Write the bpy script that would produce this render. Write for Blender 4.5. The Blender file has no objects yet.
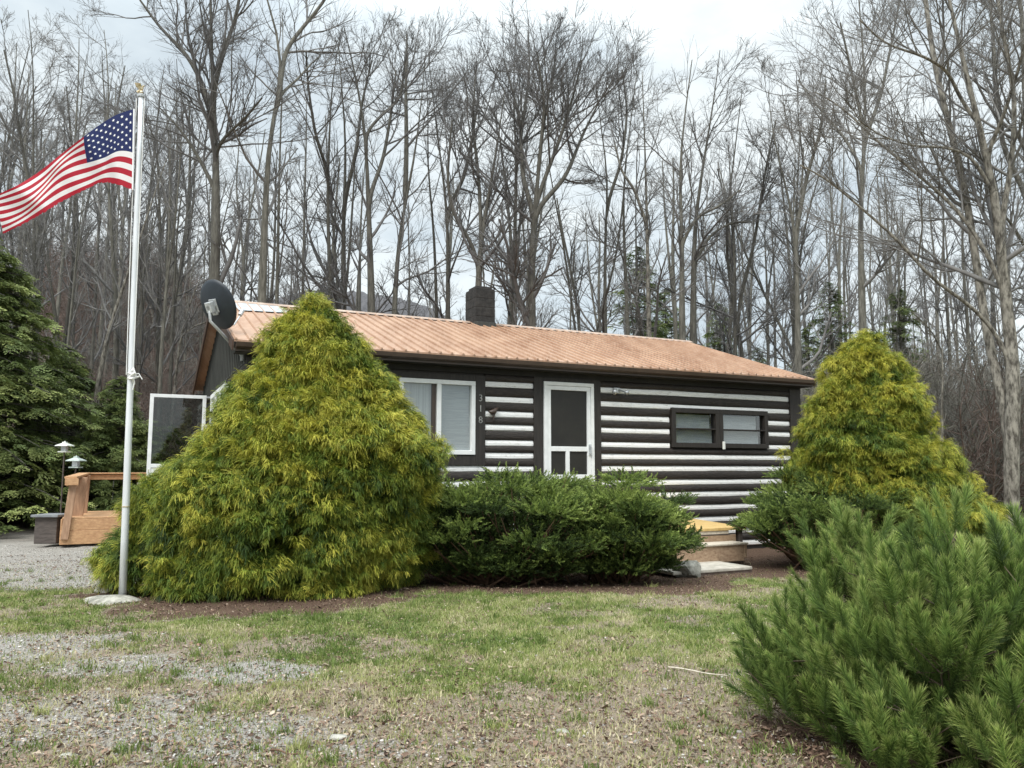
import bpy, math, random
import numpy as np
from mathutils import Matrix, Vector
R = np.random.default_rng(7)
random.seed(7)
sc = bpy.context.scene
col = sc.collection
PI = math.pi
V3 = lambda *a: np.array(a, float)

# ------------------------------------------------------------------ camera
F, EYE = 780.0, 1.65
TH = math.atan(84 / 780.0)
cT, sT = math.cos(TH), math.sin(TH)
cam = bpy.data.cameras.new('camera'); cam.lens = F / 1024 * 36; cam.sensor_width = 36
cam.clip_end = 3000; cam.clip_start = .05
co = bpy.data.objects.new('camera', cam); col.objects.link(co)
co.location = (0, 0, EYE); co.rotation_euler = (PI / 2 + TH, 0, 0)
sc.camera = co

def ray(px, py):
    a = (px - 512) / F; b = (384 - py) / F
    return V3(a, cT - b * sT, sT + b * cT)
def atY(px, py, Y):
    r = ray(px, py); t = Y / r[1]; return V3(r[0] * t, Y, EYE + r[2] * t)
def gnd(px, py, z=0.0):
    r = ray(px, py); t = (z - EYE) / r[2]; return V3(0, 0, EYE) + r * t
def projx(p):
    D = p[1] * cT + (p[2] - EYE) * sT
    return 512 + F * p[0] / D

# ------------------------------------------------------------------ noise
def vnoise(x, y, seed=0):
    xi = np.floor(x).astype(np.int64); yi = np.floor(y).astype(np.int64)
    fx = x - xi; fy = y - yi
    fx = fx * fx * (3 - 2 * fx); fy = fy * fy * (3 - 2 * fy)
    def h(i, j):
        n = (i * 374761393 + j * 668265263 + seed * 1442695041) & 0x7fffffff
        n = ((n ^ (n >> 13)) * 1274126177) & 0x7fffffff
        n = (n ^ (n >> 16)) & 0xffff
        return n / 65535.0
    a = h(xi, yi); b = h(xi + 1, yi); c = h(xi, yi + 1); d = h(xi + 1, yi + 1)
    return (a * (1 - fx) + b * fx) * (1 - fy) + (c * (1 - fx) + d * fx) * fy
def fbm(x, y, o=4, seed=0):
    s = 0; a = .5; t = 0
    for i in range(o):
        s = s + a * vnoise(x * 2 ** i, y * 2 ** i, seed + i * 17); t += a; a *= .5
    return s / t
def sstep(a, b, x):
    t = np.clip((x - a) / (b - a), 0, 1); return t * t * (3 - 2 * t)

# ------------------------------------------------------------------ materials
def newmat(name):
    m = bpy.data.materials.new(name); m.use_nodes = True
    nt = m.node_tree; b = nt.nodes['Principled BSDF']
    return m, nt, b
def N(nt, t, **k):
    n = nt.nodes.new(t)
    for a, v in k.items():
        if a.startswith('i_'): n.inputs[a[2:].replace('_', ' ')].default_value = v
        else: setattr(n, a, v)
    return n
def mixc(nt, f, a, b, mode='MIX'):
    m = nt.nodes.new('ShaderNodeMix'); m.data_type = 'RGBA'; m.blend_type = mode
    for s, v in ((0, f), (6, a), (7, b)):
        if hasattr(v, 'links') or isinstance(v, bpy.types.NodeSocket): nt.links.new(v, m.inputs[s])
        elif s: m.inputs[s].default_value = tuple(v) + (1,)
        else: m.inputs[0].default_value = v
    return m.outputs[2]
def noise(nt, scale, detail=4, vec=None, rough=.6):
    n = N(nt, 'ShaderNodeTexNoise'); n.inputs['Scale'].default_value = scale
    n.inputs['Detail'].default_value = detail; n.inputs['Roughness'].default_value = rough
    if vec is not None: nt.links.new(vec, n.inputs['Vector'])
    return n.outputs['Fac']
def ramp(nt, fac, *stops):
    r = N(nt, 'ShaderNodeValToRGB'); e = r.color_ramp.elements
    while len(e) < len(stops): e.new(.5)
    for i, (p, c) in enumerate(stops):
        e[i].position = p; e[i].color = (tuple(c) + (1,)) if not isinstance(c, (int, float)) else (c, c, c, 1)
    nt.links.new(fac, r.inputs[0]); return r.outputs[0]
def objvec(nt, sc_=(1, 1, 1)):
    t = N(nt, 'ShaderNodeTexCoord'); m = N(nt, 'ShaderNodeMapping'); m.inputs['Scale'].default_value = sc_
    nt.links.new(t.outputs['Object'], m.inputs[0]); return m.outputs[0]
def mat(name, c1, c2=None, scale=8, stretch=(1, 1, 1), rough=.7, metal=0, bump=0, spec=.5, lo=.35, hi=.65):
    m, nt, b = newmat(name)
    b.inputs['Roughness'].default_value = rough; b.inputs['Metallic'].default_value = metal
    b.inputs['Specular IOR Level'].default_value = spec
    v = objvec(nt, stretch); n = noise(nt, scale, 6, v, .65)
    nt.links.new(ramp(nt, n, (lo, c1), (hi, c2 or c1)), b.inputs['Base Color'])
    if bump:
        bp = N(nt, 'ShaderNodeBump'); bp.inputs['Strength'].default_value = bump; bp.inputs['Distance'].default_value = .02
        nt.links.new(n, bp.inputs['Height']); nt.links.new(bp.outputs[0], b.inputs['Normal'])
    return m
M = {}
M['log'] = mat('dark_stained_log', (.010, .0075, .006), (.040, .030, .025), 6, (.5, 4, 9), .6, bump=.9)
M['logend'] = mat('dark_board', (.016, .013, .011), (.034, .028, .024), 4, (5, 5, .6), .65, bump=.4)
M['chink'] = mat('white_chinking', (.60, .59, .56), (.90, .895, .88), 6, (.9, 2, 4), .75, bump=.3, lo=.25, hi=.47)
M['white'] = mat('white_paint', (.74, .75, .74), (.84, .85, .84), 5, rough=.45)
M['siding'] = mat('dark_gable_siding', (.03, .032, .028), (.055, .056, .05), 3, (6, 6, .6), .7, bump=.3)
M['rake'] = mat('brown_rake_board', (.03, .015, .009), (.07, .036, .021), 4, (3, 3, .8), .6)
M['gutter'] = mat('dark_brown_gutter', (.045, .03, .022), (.07, .046, .034), 4, rough=.4)
M['soffit'] = mat('black_soffit', (.012, .011, .01), (.022, .02, .018), 5, rough=.8)
M['chim'] = mat('soot_dark_chimney_block', (.014, .0135, .013), (.035, .033, .031), 9, rough=.9, bump=.7)
M['found'] = mat('foundation_block', (.09, .085, .08), (.17, .16, .15), 6, rough=.9, bump=.4)
M['bark'] = mat('grey_bark', (.075, .07, .056), (.19, .18, .15), 5, (3, 3, .5), .9, bump=.6)
M['twig'] = mat('bare_twigs', (.13, .125, .118), (.225, .215, .205), 2, rough=.85)
M['barkd'] = mat('dark_bark', (.048, .044, .036), (.125, .118, .098), 5, (3, 3, .5), .9, bump=.6)
M['twigd'] = mat('dark_twigs', (.085, .082, .078), (.15, .143, .14), 2, rough=.85)
M['barkp'] = mat('pale_lichen_bark', (.055, .048, .038), (.27, .25, .21), 5, (2.5, 2.5, .8), .9, bump=.9, lo=.38, hi=.6)
M['brush'] = mat('brown_brush_twigs', (.10, .07, .058), (.21, .155, .13), 2, rough=.9)
M['brushg'] = mat('grey_brush_twigs', (.12, .112, .095), (.25, .235, .20), 2, rough=.9)
M['stem'] = mat('brown_stem', (.09, .05, .03), (.17, .10, .06), 12, rough=.9)
M['pstem'] = mat('pine_stem', (.045, .032, .02), (.10, .07, .045), 12, rough=.9)
M['deckw'] = mat('orange_stained_deck_wood', (.36, .18, .085), (.62, .38, .20), 4, (1, 6, 6), .6, bump=.2, lo=.25, hi=.7)
M['deckp'] = mat('orange_stained_post_wood', (.25, .14, .08), (.48, .30, .19), 4, (6, 6, 1), .6, bump=.2, lo=.25, hi=.7)
M['stepw'] = mat('weathered_step_board', (.25, .16, .10), (.42, .30, .20), 5, (1, 5, 5), .75, bump=.3)
M['yellow'] = mat('yellow_pine_tread', (.50, .32, .11), (.66, .47, .2), 4, (1, 7, 3), .6, bump=.15)
M['edge'] = mat('pale_worn_tread_edge', (.42, .36, .28), (.62, .56, .47), 6, (1, 6, 6), .7)
M['conc'] = mat('pale_concrete', (.34, .31, .26), (.54, .50, .43), 7, rough=.9, bump=.3)
M['rock'] = mat('grey_rock', (.22, .21, .18), (.46, .44, .39), 7, rough=.9, bump=.6)
M['rockp'] = mat('pale_lichen_rock', (.15, .145, .12), (.46, .44, .38), 8, rough=.95, bump=.8)
M['brick'] = mat('brown_timber_edge', (.13, .09, .07), (.24, .18, .15), 9, rough=.9)
M['alum'] = mat('brushed_aluminium', (.62, .64, .65), (.78, .79, .80), 3, (4, 4, .4), .38, .25)
M['gold'] = mat('weathered_gold', (.45, .33, .16), (.78, .70, .52), 25, rough=.35, metal=.6)
M['rope'] = mat('white_rope', (.7, .69, .66), (.8, .8, .78), 30, rough=.9)
M['numb'] = mat('tarnished_figures', (.14, .14, .13), (.4, .4, .38), 25, rough=.5)
M['dish'] = mat('black_blue_dish', (.012, .018, .026), (.022, .03, .04), 4, rough=.5)
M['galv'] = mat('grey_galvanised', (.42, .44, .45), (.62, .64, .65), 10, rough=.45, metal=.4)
M['lantern'] = mat('verdigris_lantern_cap', (.30, .36, .33), (.45, .5, .46), 12, rough=.5)
M['lanternw'] = mat('pale_lantern_cap', (.5, .52, .48), (.66, .67, .62), 12, rough=.5)
M['slate'] = mat('slate_lid', (.16, .17, .18), (.25, .26, .27), 8, rough=.6)
M['boxw'] = mat('dark_weathered_wood', (.055, .045, .04), (.11, .09, .08), 5, (1, 1, 5), .85)
M['curtain'] = mat('pale_curtain', (.54, .55, .53), (.72, .73, .70), 3, (14, 14, .2), .9)
M['blind'] = mat('grey_green_blind', (.44, .46, .45), (.60, .62, .61), 3, (1, 1, 20), .8)
M['screen'] = mat('dark_insect_screen', (.012, .011, .009), (.02, .018, .014), 3, rough=.55)
M['inside'] = mat('dark_interior', (.02, .02, .02), rough=.9)
M['tape'] = mat('white_plastic', (.75, .75, .7), rough=.5)

def roofmat():
    m, nt, b = newmat('copper_painted_metal')
    v = objvec(nt, (1.2, .35, 1)); n = noise(nt, 1.6, 5, v)
    v2 = objvec(nt, (8, .6, 1)); n2 = noise(nt, 3, 4, v2)
    c = mixc(nt, ramp(nt, n, (.3, 0.), (.7, 1.)), (.31, .165, .095), (.49, .31, .205))
    c = mixc(nt, ramp(nt, n2, (.45, 0.), (.8, .5)), c, (.60, .45, .34))
    nt.links.new(c, b.inputs['Base Color'])
    b.inputs['Roughness'].default_value = .42; b.inputs['Metallic'].default_value = .1
    return m
M['roof'] = roofmat()
M['ridge'] = mat('pale_ridge_metal', (.34, .24, .18), (.52, .40, .32), 2, (1, 1, 1), .5, .1)

def glassmat():
    m, nt, b = newmat('window_glass')
    nt.nodes.remove(b); out = nt.nodes['Material Output']
    t = N(nt, 'ShaderNodeBsdfTransparent'); t.inputs[0].default_value = (.85, .87, .88, 1)
    g = N(nt, 'ShaderNodeBsdfGlossy'); g.inputs['Roughness'].default_value = .03
    f = N(nt, 'ShaderNodeLayerWeight'); fr = ramp(nt, f.outputs['Facing'], (0, .08), (.5, .15), (.8, .35), (1, .9))
    x = N(nt, 'ShaderNodeMixShader'); nt.links.new(fr, x.inputs[0])
    nt.links.new(t.outputs[0], x.inputs[1]); nt.links.new(g.outputs[0], x.inputs[2])
    nt.links.new(x.outputs[0], out.inputs[0]); return m
M['glass'] = glassmat()
def screenglass():
    m, nt, b = newmat('dark_storm_door_glass')
    nt.nodes.remove(b); t = N(nt, 'ShaderNodeBsdfTransparent'); t.inputs[0].default_value = (.6, .64, .64, 1)
    g = N(nt, 'ShaderNodeBsdfGlossy'); g.inputs['Roughness'].default_value = .02
    x = N(nt, 'ShaderNodeMixShader'); x.inputs[0].default_value = .06
    nt.links.new(t.outputs[0], x.inputs[1]); nt.links.new(g.outputs[0], x.inputs[2]); nt.links.new(x.outputs[0], nt.nodes['Material Output'].inputs[0])
    return m
M['dglass'] = screenglass()

def leafmat(name, stops, trans=.25, rough=.6, rnd=.25):
    """colour from the 'tint' attribute: r = 0 old growth .. 1 young tip, g = random per spray"""
    m, nt, b = newmat(name)
    a = N(nt, 'ShaderNodeAttribute', attribute_name='tint')
    s = N(nt, 'ShaderNodeSeparateColor'); nt.links.new(a.outputs['Color'], s.inputs[0])
    c = ramp(nt, s.outputs[0], *stops)
    h = N(nt, 'ShaderNodeHueSaturation'); nt.links.new(c, h.inputs['Color'])
    mr = N(nt, 'ShaderNodeMapRange'); mr.inputs[3].default_value = 1 - rnd; mr.inputs[4].default_value = 1 + rnd
    nt.links.new(s.outputs[1], mr.inputs[0]); nt.links.new(mr.outputs[0], h.inputs['Value'])
    nt.links.new(h.outputs[0], b.inputs['Base Color']); b.inputs['Roughness'].default_value = rough
    b.inputs['Specular IOR Level'].default_value = .3
    if trans:
        t = N(nt, 'ShaderNodeBsdfTranslucent'); nt.links.new(h.outputs[0], t.inputs[0])
        x = N(nt, 'ShaderNodeMixShader'); x.inputs[0].default_value = trans
        nt.links.new(b.outputs[0], x.inputs[1]); nt.links.new(t.outputs[0], x.inputs[2])
        nt.links.new(x.outputs[0], nt.nodes['Material Output'].inputs[0])
    return m
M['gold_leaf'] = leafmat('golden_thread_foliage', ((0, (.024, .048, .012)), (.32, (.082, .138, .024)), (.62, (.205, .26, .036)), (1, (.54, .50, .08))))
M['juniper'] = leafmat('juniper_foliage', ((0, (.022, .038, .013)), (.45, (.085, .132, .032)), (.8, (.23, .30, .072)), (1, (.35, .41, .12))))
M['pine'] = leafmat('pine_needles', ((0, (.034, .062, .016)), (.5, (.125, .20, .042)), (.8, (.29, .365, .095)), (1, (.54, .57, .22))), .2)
M['hemlock'] = leafmat('hemlock_foliage', ((0, (.040, .060, .020)), (.5, (.13, .175, .055)), (1, (.34, .38, .13))))
M['grassb'] = leafmat('grass_blades', ((0, (.095, .15, .034)), (.4, (.21, .275, .07)), (.7, (.34, .355, .13)), (1, (.54, .48, .31))), .3)
M['leaflit'] = leafmat('dead_leaves', ((0, (.075, .045, .03)), (.45, (.24, .155, .11)), (1, (.48, .40, .31))), .1, .85)
M['pebble'] = leafmat('gravel_stones', ((0, (.14, .125, .108)), (.6, (.33, .31, .285)), (1, (.62, .59, .55))), 0, .9)

def groundmat():
    m, nt, b = newmat('yard_soil')
    a = N(nt, 'ShaderNodeAttribute', attribute_name='mask')
    s = N(nt, 'ShaderNodeSeparateColor'); nt.links.new(a.outputs['Color'], s.inputs[0])
    v = objvec(nt)
    n1 = noise(nt, 30, 6, v, .75); n2 = noise(nt, 3.2, 5, v, .6); n3 = noise(nt, 90, 4, v, .7)
    soil = ramp(nt, n3, (.3, (.09, .068, .048)), (.5, (.25, .20, .15)), (.7, (.42, .36, .28)))
    grass = ramp(nt, n3, (.3, (.08, .095, .03)), (.5, (.18, .20, .07)), (.72, (.34, .33, .16)))
    grav = ramp(nt, n3, (.3, (.12, .108, .092)), (.5, (.30, .28, .25)), (.7, (.54, .51, .47)))
    mul = ramp(nt, n3, (.3, (.035, .022, .015)), (.5, (.105, .066, .046)), (.7, (.24, .17, .125)))
    n4 = noise(nt, 1.1, 8, v, .8)
    wood = ramp(nt, n4, (.35, (.028, .020, .016)), (.5, (.075, .052, .041)), (.66, (.17, .125, .10)))
    n9 = noise(nt, 9, 5, v, .7)
    def thr(x, nn):
        q = N(nt, 'ShaderNodeMath', operation='MULTIPLY_ADD'); nt.links.new(nn, q.inputs[0]); q.inputs[1].default_value = .9; q.inputs[2].default_value = -.45
        w = N(nt, 'ShaderNodeMath', operation='ADD'); nt.links.new(q.outputs[0], w.inputs[0]); nt.links.new(x, w.inputs[1])
        return ramp(nt, w.outputs[0], (.38, 0.), (.62, 1.))
    c = mixc(nt, thr(s.outputs[1], n9), soil, grass)
    c = mixc(nt, thr(s.outputs[0], n9), c, grav)
    c = mixc(nt, thr(s.outputs[2], n1), c, mul)
    c = mixc(nt, a.outputs['Alpha'], wood, c)
    nt.links.new(c, b.inputs['Base Color']); b.inputs['Roughness'].default_value = .95
    b.inputs['Specular IOR Level'].default_value = .15
    bp = N(nt, 'ShaderNodeBump'); bp.inputs['Strength'].default_value = .8; bp.inputs['Distance'].default_value = .02
    nt.links.new(n3, bp.inputs['Height']); nt.links.new(bp.outputs[0], b.inputs['Normal'])
    return m
M['ground'] = groundmat()

# ------------------------------------------------------------------ object helpers
def link(o, parent=None, label=None, cat=None, group=None, kind=None):
    if o.name not in col.objects: col.objects.link(o)
    if parent is not None:
        o.parent = parent
        if parent.type == 'EMPTY': o.matrix_parent_inverse = Matrix.Translation(-parent.location)
    if label: o['label'] = label
    if cat: o['category'] = cat
    if group: o['group'] = group
    if kind: o['kind'] = kind
    return o
def empty(name, loc, rz=0, label=None, cat=None, group=None, kind=None):
    o = bpy.data.objects.new(name, None); o.location = tuple(map(float, loc)); o.rotation_euler = (0, 0, rz)
    o.empty_display_size = .2
    return link(o, None, label, cat, group, kind)
def npmesh(name, V, faces, m, parent=None, attr=None, aname='tint', smooth=False, **k):
    """faces: list of int arrays (n,k)"""
    me = bpy.data.meshes.new(name)
    V = np.asarray(V, np.float32)
    me.vertices.add(len(V)); me.vertices.foreach_set('co', V.ravel())
    li = np.concatenate([np.asarray(f, np.int32).ravel() for f in faces])
    tot = np.concatenate([np.full(len(f), f.shape[1], np.int32) for f in faces])
    st = np.concatenate([[0], np.cumsum(tot)[:-1]]).astype(np.int32)
    me.loops.add(len(li)); me.loops.foreach_set('vertex_index', li)
    me.polygons.add(len(tot)); me.polygons.foreach_set('loop_start', st)
    if smooth: me.polygons.foreach_set('use_smooth', np.ones(len(tot), bool))
    me.update(calc_edges=True)
    if attr is not None:
        a = me.color_attributes.new(aname, 'FLOAT_COLOR', 'POINT')
        a.data.foreach_set('color', np.asarray(attr, np.float32).ravel())
    me.materials.append(m)
    o = bpy.data.objects.new(name, me)
    return link(o, parent, **k)
class MB:
    """collects boxes, tubes and prisms into one mesh"""
    def __init__(s): s.V = []; s.F = []; s.n = 0
    def add(s, V, Fs):
        V = np.asarray(V, float)
        s.V.append(V); s.F += [[i + s.n for i in f] for f in Fs]; s.n += len(V); return s
    def box(s, a, b, bev=0.0):
        (x0, y0, z0), (x1, y1, z1) = a, b
        c = [(x, y, z) for z in (z0, z1) for y in (y0, y1) for x in (x0, x1)]
        return s.add(c, [(0, 2, 3, 1), (4, 5, 7, 6), (0, 1, 5, 4), (1, 3, 7, 5), (3, 2, 6, 7), (2, 0, 4, 6)])
    def beam(s, p, q, w, h, up=(0, 0, 1)):
        p, q = V3(*p), V3(*q); t = (q - p) / np.linalg.norm(q - p); x = np.cross(t, V3(*up)); x /= np.linalg.norm(x); y = np.cross(x, t)
        c = [P + x * a * w / 2 + y * b * h / 2 for P in (p, q) for a, b in ((-1, -1), (1, -1), (1, 1), (-1, 1))]
        return s.add(c, [(0, 1, 2, 3), (7, 6, 5, 4), (0, 4, 5, 1), (1, 5, 6, 2), (2, 6, 7, 3), (3, 7, 4, 0)])
    def tube(s, pts, r, k=10):
        pts = [V3(*p) for p in pts]; r = r if hasattr(r, '__len__') else [r] * len(pts); V = []
        for i, p in enumerate(pts):
            t = pts[min(i + 1, len(pts) - 1)] - pts[max(i - 1, 0)]; t /= np.linalg.norm(t)
            u = V3(0, 0, 1) if abs(t[2]) < .9 else V3(1, 0, 0)
            x = np.cross(t, u); x /= np.linalg.norm(x); y = np.cross(t, x)
            V += [p + (x * math.cos(a) + y * math.sin(a)) * r[i] for a in np.arange(k) * 2 * PI / k]
        Fs = [(i * k + j, i * k + (j + 1) % k, (i + 1) * k + (j + 1) % k, (i + 1) * k + j) for i in range(len(pts) - 1) for j in range(k)]
        Fs += [tuple(range(k))[::-1], tuple((len(pts) - 1) * k + j for j in range(k))]
        return s.add(V, Fs)
    def poly(s, P, dvec):
        """closed outline P (3d points) extruded by dvec"""
        P = [V3(*p) for p in P]; n = len(P); d = V3(*dvec)
        V = P + [p + d for p in P]
        return s.add(V, [tuple(range(n)), tuple(range(2 * n - 1, n - 1, -1))] + [(i, i + n, (i + 1) % n + n, (i + 1) % n) for i in range(n)])
    def build(s, name, m, parent=None, bevel=0, smooth=False, **k):
        me = bpy.data.meshes.new(name); me.from_pydata([tuple(v) for v in np.concatenate(s.V)], [], s.F)
        me.validate(); me.update()
        if smooth:
            me.polygons.foreach_set('use_smooth', np.ones(len(me.polygons), bool))
        me.materials.append(m); o = bpy.data.objects.new(name, me)
        if bevel:
            b = o.modifiers.new('bevel', 'BEVEL'); b.width = bevel; b.segments = 2; b.limit_method = 'ANGLE'
        return link(o, parent, **k)

def tubes(P, Rr, k):
    """P (N,n,3), Rr (N,n) -> verts, quads"""
    Nn, n, _ = P.shape
    T = np.empty_like(P); T[:, 1:-1] = P[:, 2:] - P[:, :-2]; T[:, 0] = P[:, 1] - P[:, 0]; T[:, -1] = P[:, -1] - P[:, -2]
    T /= np.linalg.norm(T, axis=2, keepdims=True) + 1e-9
    m = T.mean(1); ref = np.where(np.abs(m[:, 2:3]) < .8, np.array([[0, 0, 1.]]), np.array([[1., 0, 0]]))
    X = np.cross(T, ref[:, None, :]); X /= np.linalg.norm(X, axis=2, keepdims=True) + 1e-9
    Y = np.cross(T, X); a = np.arange(k) * 2 * PI / k
    V = P[:, :, None] + Rr[:, :, None, None] * (X[:, :, None] * np.cos(a)[None, None, :, None] + Y[:, :, None] * np.sin(a)[None, None, :, None])
    base = (np.arange(Nn) * n * k)[:, None, None] + (np.arange(n - 1) * k)[None, :, None]
    j = np.arange(k)[None, None, :]; j2 = (j + 1) % k
    Q = np.stack([base + j, base + j2, base + k + j2, base + k + j], -1).reshape(-1, 4)
    return V.reshape(-1, 3), Q
def merge(parts):
    V = []; Q = []; n = 0
    for v, q in parts:
        V.append(v); Q.append(q + n); n += len(v)
    return np.concatenate(V), np.concatenate(Q)
def scatter(tpls, pos, X, Y, Z, S, tint):
    """templates (V,F,c): each placed with its basis; tint (n,2): added tip value, random"""
    n = len(pos); which = R.integers(0, len(tpls), n); Vs = []; Fs = []; A = []; off = 0
    for i, (tv, tf, tc) in enumerate(tpls):
        k = np.where(which == i)[0]
        if not len(k): continue
        v = (tv[None, :, 0:1] * X[k][:, None] + tv[None, :, 1:2] * Y[k][:, None] + tv[None, :, 2:3] * Z[k][:, None]) * S[k][:, None, None] + pos[k][:, None]
        Vs.append(v.reshape(-1, 3))
        Fs.append((tf[None] + (off + np.arange(len(k)) * len(tv))[:, None, None]).reshape(-1, tf.shape[1])); off += len(k) * len(tv)
        t = np.clip(tc[None, :] + tint[k, 0][:, None], 0, 1)
        A.append(np.stack([t, np.repeat(tint[k, 1][:, None], len(tv), 1), 0 * t, 1 + 0 * t], -1).reshape(-1, 4))
    return np.concatenate(Vs), [np.concatenate(Fs)], np.concatenate(A)
def basis(ax, roll=None):
    ax = ax / np.linalg.norm(ax, axis=1, keepdims=True)
    ref = np.where(np.abs(ax[:, 2:3]) < .95, np.array([[0, 0, 1.]]), np.array([[1., 0, 0]]))
    y = np.cross(ref, ax); y /= np.linalg.norm(y, axis=1, keepdims=True); z = np.cross(ax, y)
    if roll is not None:
        c, s = np.cos(roll)[:, None], np.sin(roll)[:, None]; y, z = y * c + z * s, z * c - y * s
    return ax, y, z

# ------------------------------------------------------------------ house frame
OX, OY, PSI = -4.558, 13.41, .453
w = V3(math.cos(PSI), math.sin(PSI), 0); d = V3(-math.sin(PSI), math.cos(PSI), 0)
L, DEP, ZE, ZR, OV = 12.86, 8.53, 3.80, 5.37, .38
O0 = V3(OX, OY, 0)
H = lambda u, v, z: O0 + w * u + d * v + V3(0, 0, z)
def uv_of(p): q = p - O0; return float(q @ w), float(q @ d)

# ------------------------------------------------------------------ terrain
def height(x, y):
    x = np.asarray(x, float); y = np.asarray(y, float)
    z = -.2 * sstep(9.5, 14, y) + .15 * sstep(18, 26, y)
    a = x / np.maximum(y, 1)
    sl = .37 * sstep(-.27, -.47, a) + .03 + .15 * sstep(.12, .42, a)
    run = np.clip(y - 24, 0, 60)
    z = z + sl * (run - 6 * (1 - np.exp(-run / 6)))
    z = z + (fbm(x * .12, y * .12, 3, 3) - .5) * 1.2 * sstep(24, 40, y)
    z = z + (fbm(x * .8, y * .8, 3, 5) - .5) * .07 * sstep(2, 4, y)
    return z
CY = V3(-3.42, 11.45, 0)           # golden cypress left
JA = V3(.15, 12.75, 0); JB = V3(2.15, 13.15, 0); JC = V3(5.15, 15.0, 0); CR = V3(7.45, 15.6, 0); PN = V3(2.72, 4.85, 0)
def masks(x, y):
    wv = fbm(x * .9, y * .9, 3, 11) - .5; wv2 = fbm(x * 2.6, y * 2.6, 3, 21) - .5
    def ell(c, rx, ry, soft=.3):
        q = np.sqrt(((x - c[0]) / rx) ** 2 + ((y - c[1]) / ry) ** 2) + wv * .5 + wv2 * .4
        return 1 - sstep(1 - soft, 1 + soft * .6, q)
    gr = np.zeros_like(x)
    gr = np.maximum(gr, sstep(-5.35, -6.1, x + wv * 1.0 + (y - 12) * .05) * sstep(11.0, 12.2, y + wv * 1.2))
    gr = np.maximum(gr, sstep(-4.4, -5.4, x + wv * 1.6 + wv2) * sstep(8.2, 7.0, y) * .62)
    for px, py, rx, ry, s in ((258, 672, .75, .42, .7), (215, 735, .95, .65, .62), (60, 715, 1.5, .8, .6), (15, 650, 1.1, .8, .66), (330, 748, .6, .3, .5), (110, 665, 1.1, .4, .6), (480, 752, .5, .25, .3)):
        g = gnd(px, py); gr = np.maximum(gr, s * ell(g, rx, ry, .5))
    mu = np.maximum.reduce([ell(CY + V3(.25, -.25, 0), 2.4, 2.3, .2), ell(JA + V3(0, -.5, 0), 2.3, 1.75, .12), ell(JB + V3(-.2, -.6, 0), 1.9, 1.75, .12), ell(JC, 2.2, 1.5, .2), ell(CR, 3, 2.2, .2), .9 * ell(PN, 1.25, 1.1, .25)])
    mu = np.maximum(mu, sstep(13.0, 13.6, y + wv * .8) * (x > -6) * (x < 12) * .9)
    gs = .52 + wv * 1.6 + wv2 * 1.6
    gs = gs + .25 * ell(gnd(560, 645), 3.0, 1.6, .6) + .25 * ell(gnd(300, 625), 2.2, .6, .5) + .3 * ell(gnd(40, 615), 1.6, .9, .5)
    gs = gs - .55 * sstep(6.9, 5.0, y) - .25 * sstep(-.8, -2.6, x) * sstep(8.6, 7.4, y)
    gs = np.clip(gs, 0, 1) * (1 - mu) * (1 - .85 * gr)
    return gr, gs, mu

def axis(a, b, step, far_lo, far_hi, g=1.13):
    c = list(np.arange(a, b, step)); s = step; x = c[-1]
    while x < far_hi: s *= g; x += s; c.append(x)
    s = step; x = a; lo = []
    while x > far_lo: s *= g; x -= s; lo.append(x)
    return np.array(lo[::-1] + c)
gx = axis(-11, 9, .085, -420, 420); gy = axis(3.2, 18, .075, -60, 700, 1.1)
XX, YY = np.meshgrid(gx, gy)
ZZ = height(XX, YY)
ZZ = ZZ + (fbm(XX * 5, YY * 5, 3, 31) - .5) * .035 * ((YY > 3) & (YY < 20) & (abs(XX) < 12))
gr, gs, mu = masks(XX, YY)
yard = 1 - sstep(20, 23.5, YY + (fbm(XX * .4, YY * .4, 2, 9) - .5) * 3)
nx, ny = len(gx), len(gy)
idx = np.arange(nx * ny).reshape(ny, nx)
Q = np.stack([idx[:-1, :-1], idx[:-1, 1:], idx[1:, 1:], idx[1:, :-1]], -1).reshape(-1, 4)
npmesh('ground', np.stack([XX, YY, ZZ], -1).reshape(-1, 3), [Q], M['ground'], None,
       np.stack([gr, gs, mu, yard], -1).reshape(-1, 4), 'mask', True, kind='structure')
def gz(x, y): return height(x, y) + (fbm(x * 5, y * 5, 3, 31) - .5) * .035

# far ridge beyond the wood
hx = np.linspace(-330, 330, 520); hv = np.linspace(0, 1, 26)
HXX, HV = np.meshgrid(hx, hv)
top = 48 * np.exp(-((HXX + 62) / 105.0) ** 2) + 46 * np.exp(-((HXX + 190) / 150.0) ** 2) + 26 + (fbm(HXX * .02, HXX * 0, 2, 2) - .5) * 6 + (fbm(HXX * .9, HXX * 0, 2, 4) - .5) * 3
HZ = np.sin(HV * PI / 2) ** .8 * top - 3
HY = 300 + HV * 130 + (fbm(HXX * .03, HV * 4, 2, 5) - .5) * 8
M['farhill'] = mat('wooded_hill', (.055, .055, .06), (.095, .09, .095), .25, (1, 1, 2.5), .95)
hi = np.arange(HXX.size).reshape(HXX.shape)
Q = np.stack([hi[:-1, :-1], hi[:-1, 1:], hi[1:, 1:], hi[1:, :-1]], -1).reshape(-1, 4)
npmesh('hill', np.stack([HXX, HY, HZ], -1).reshape(-1, 3), [Q], M['farhill'], None, smooth=True, kind='structure')
#SPLIT1

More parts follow.
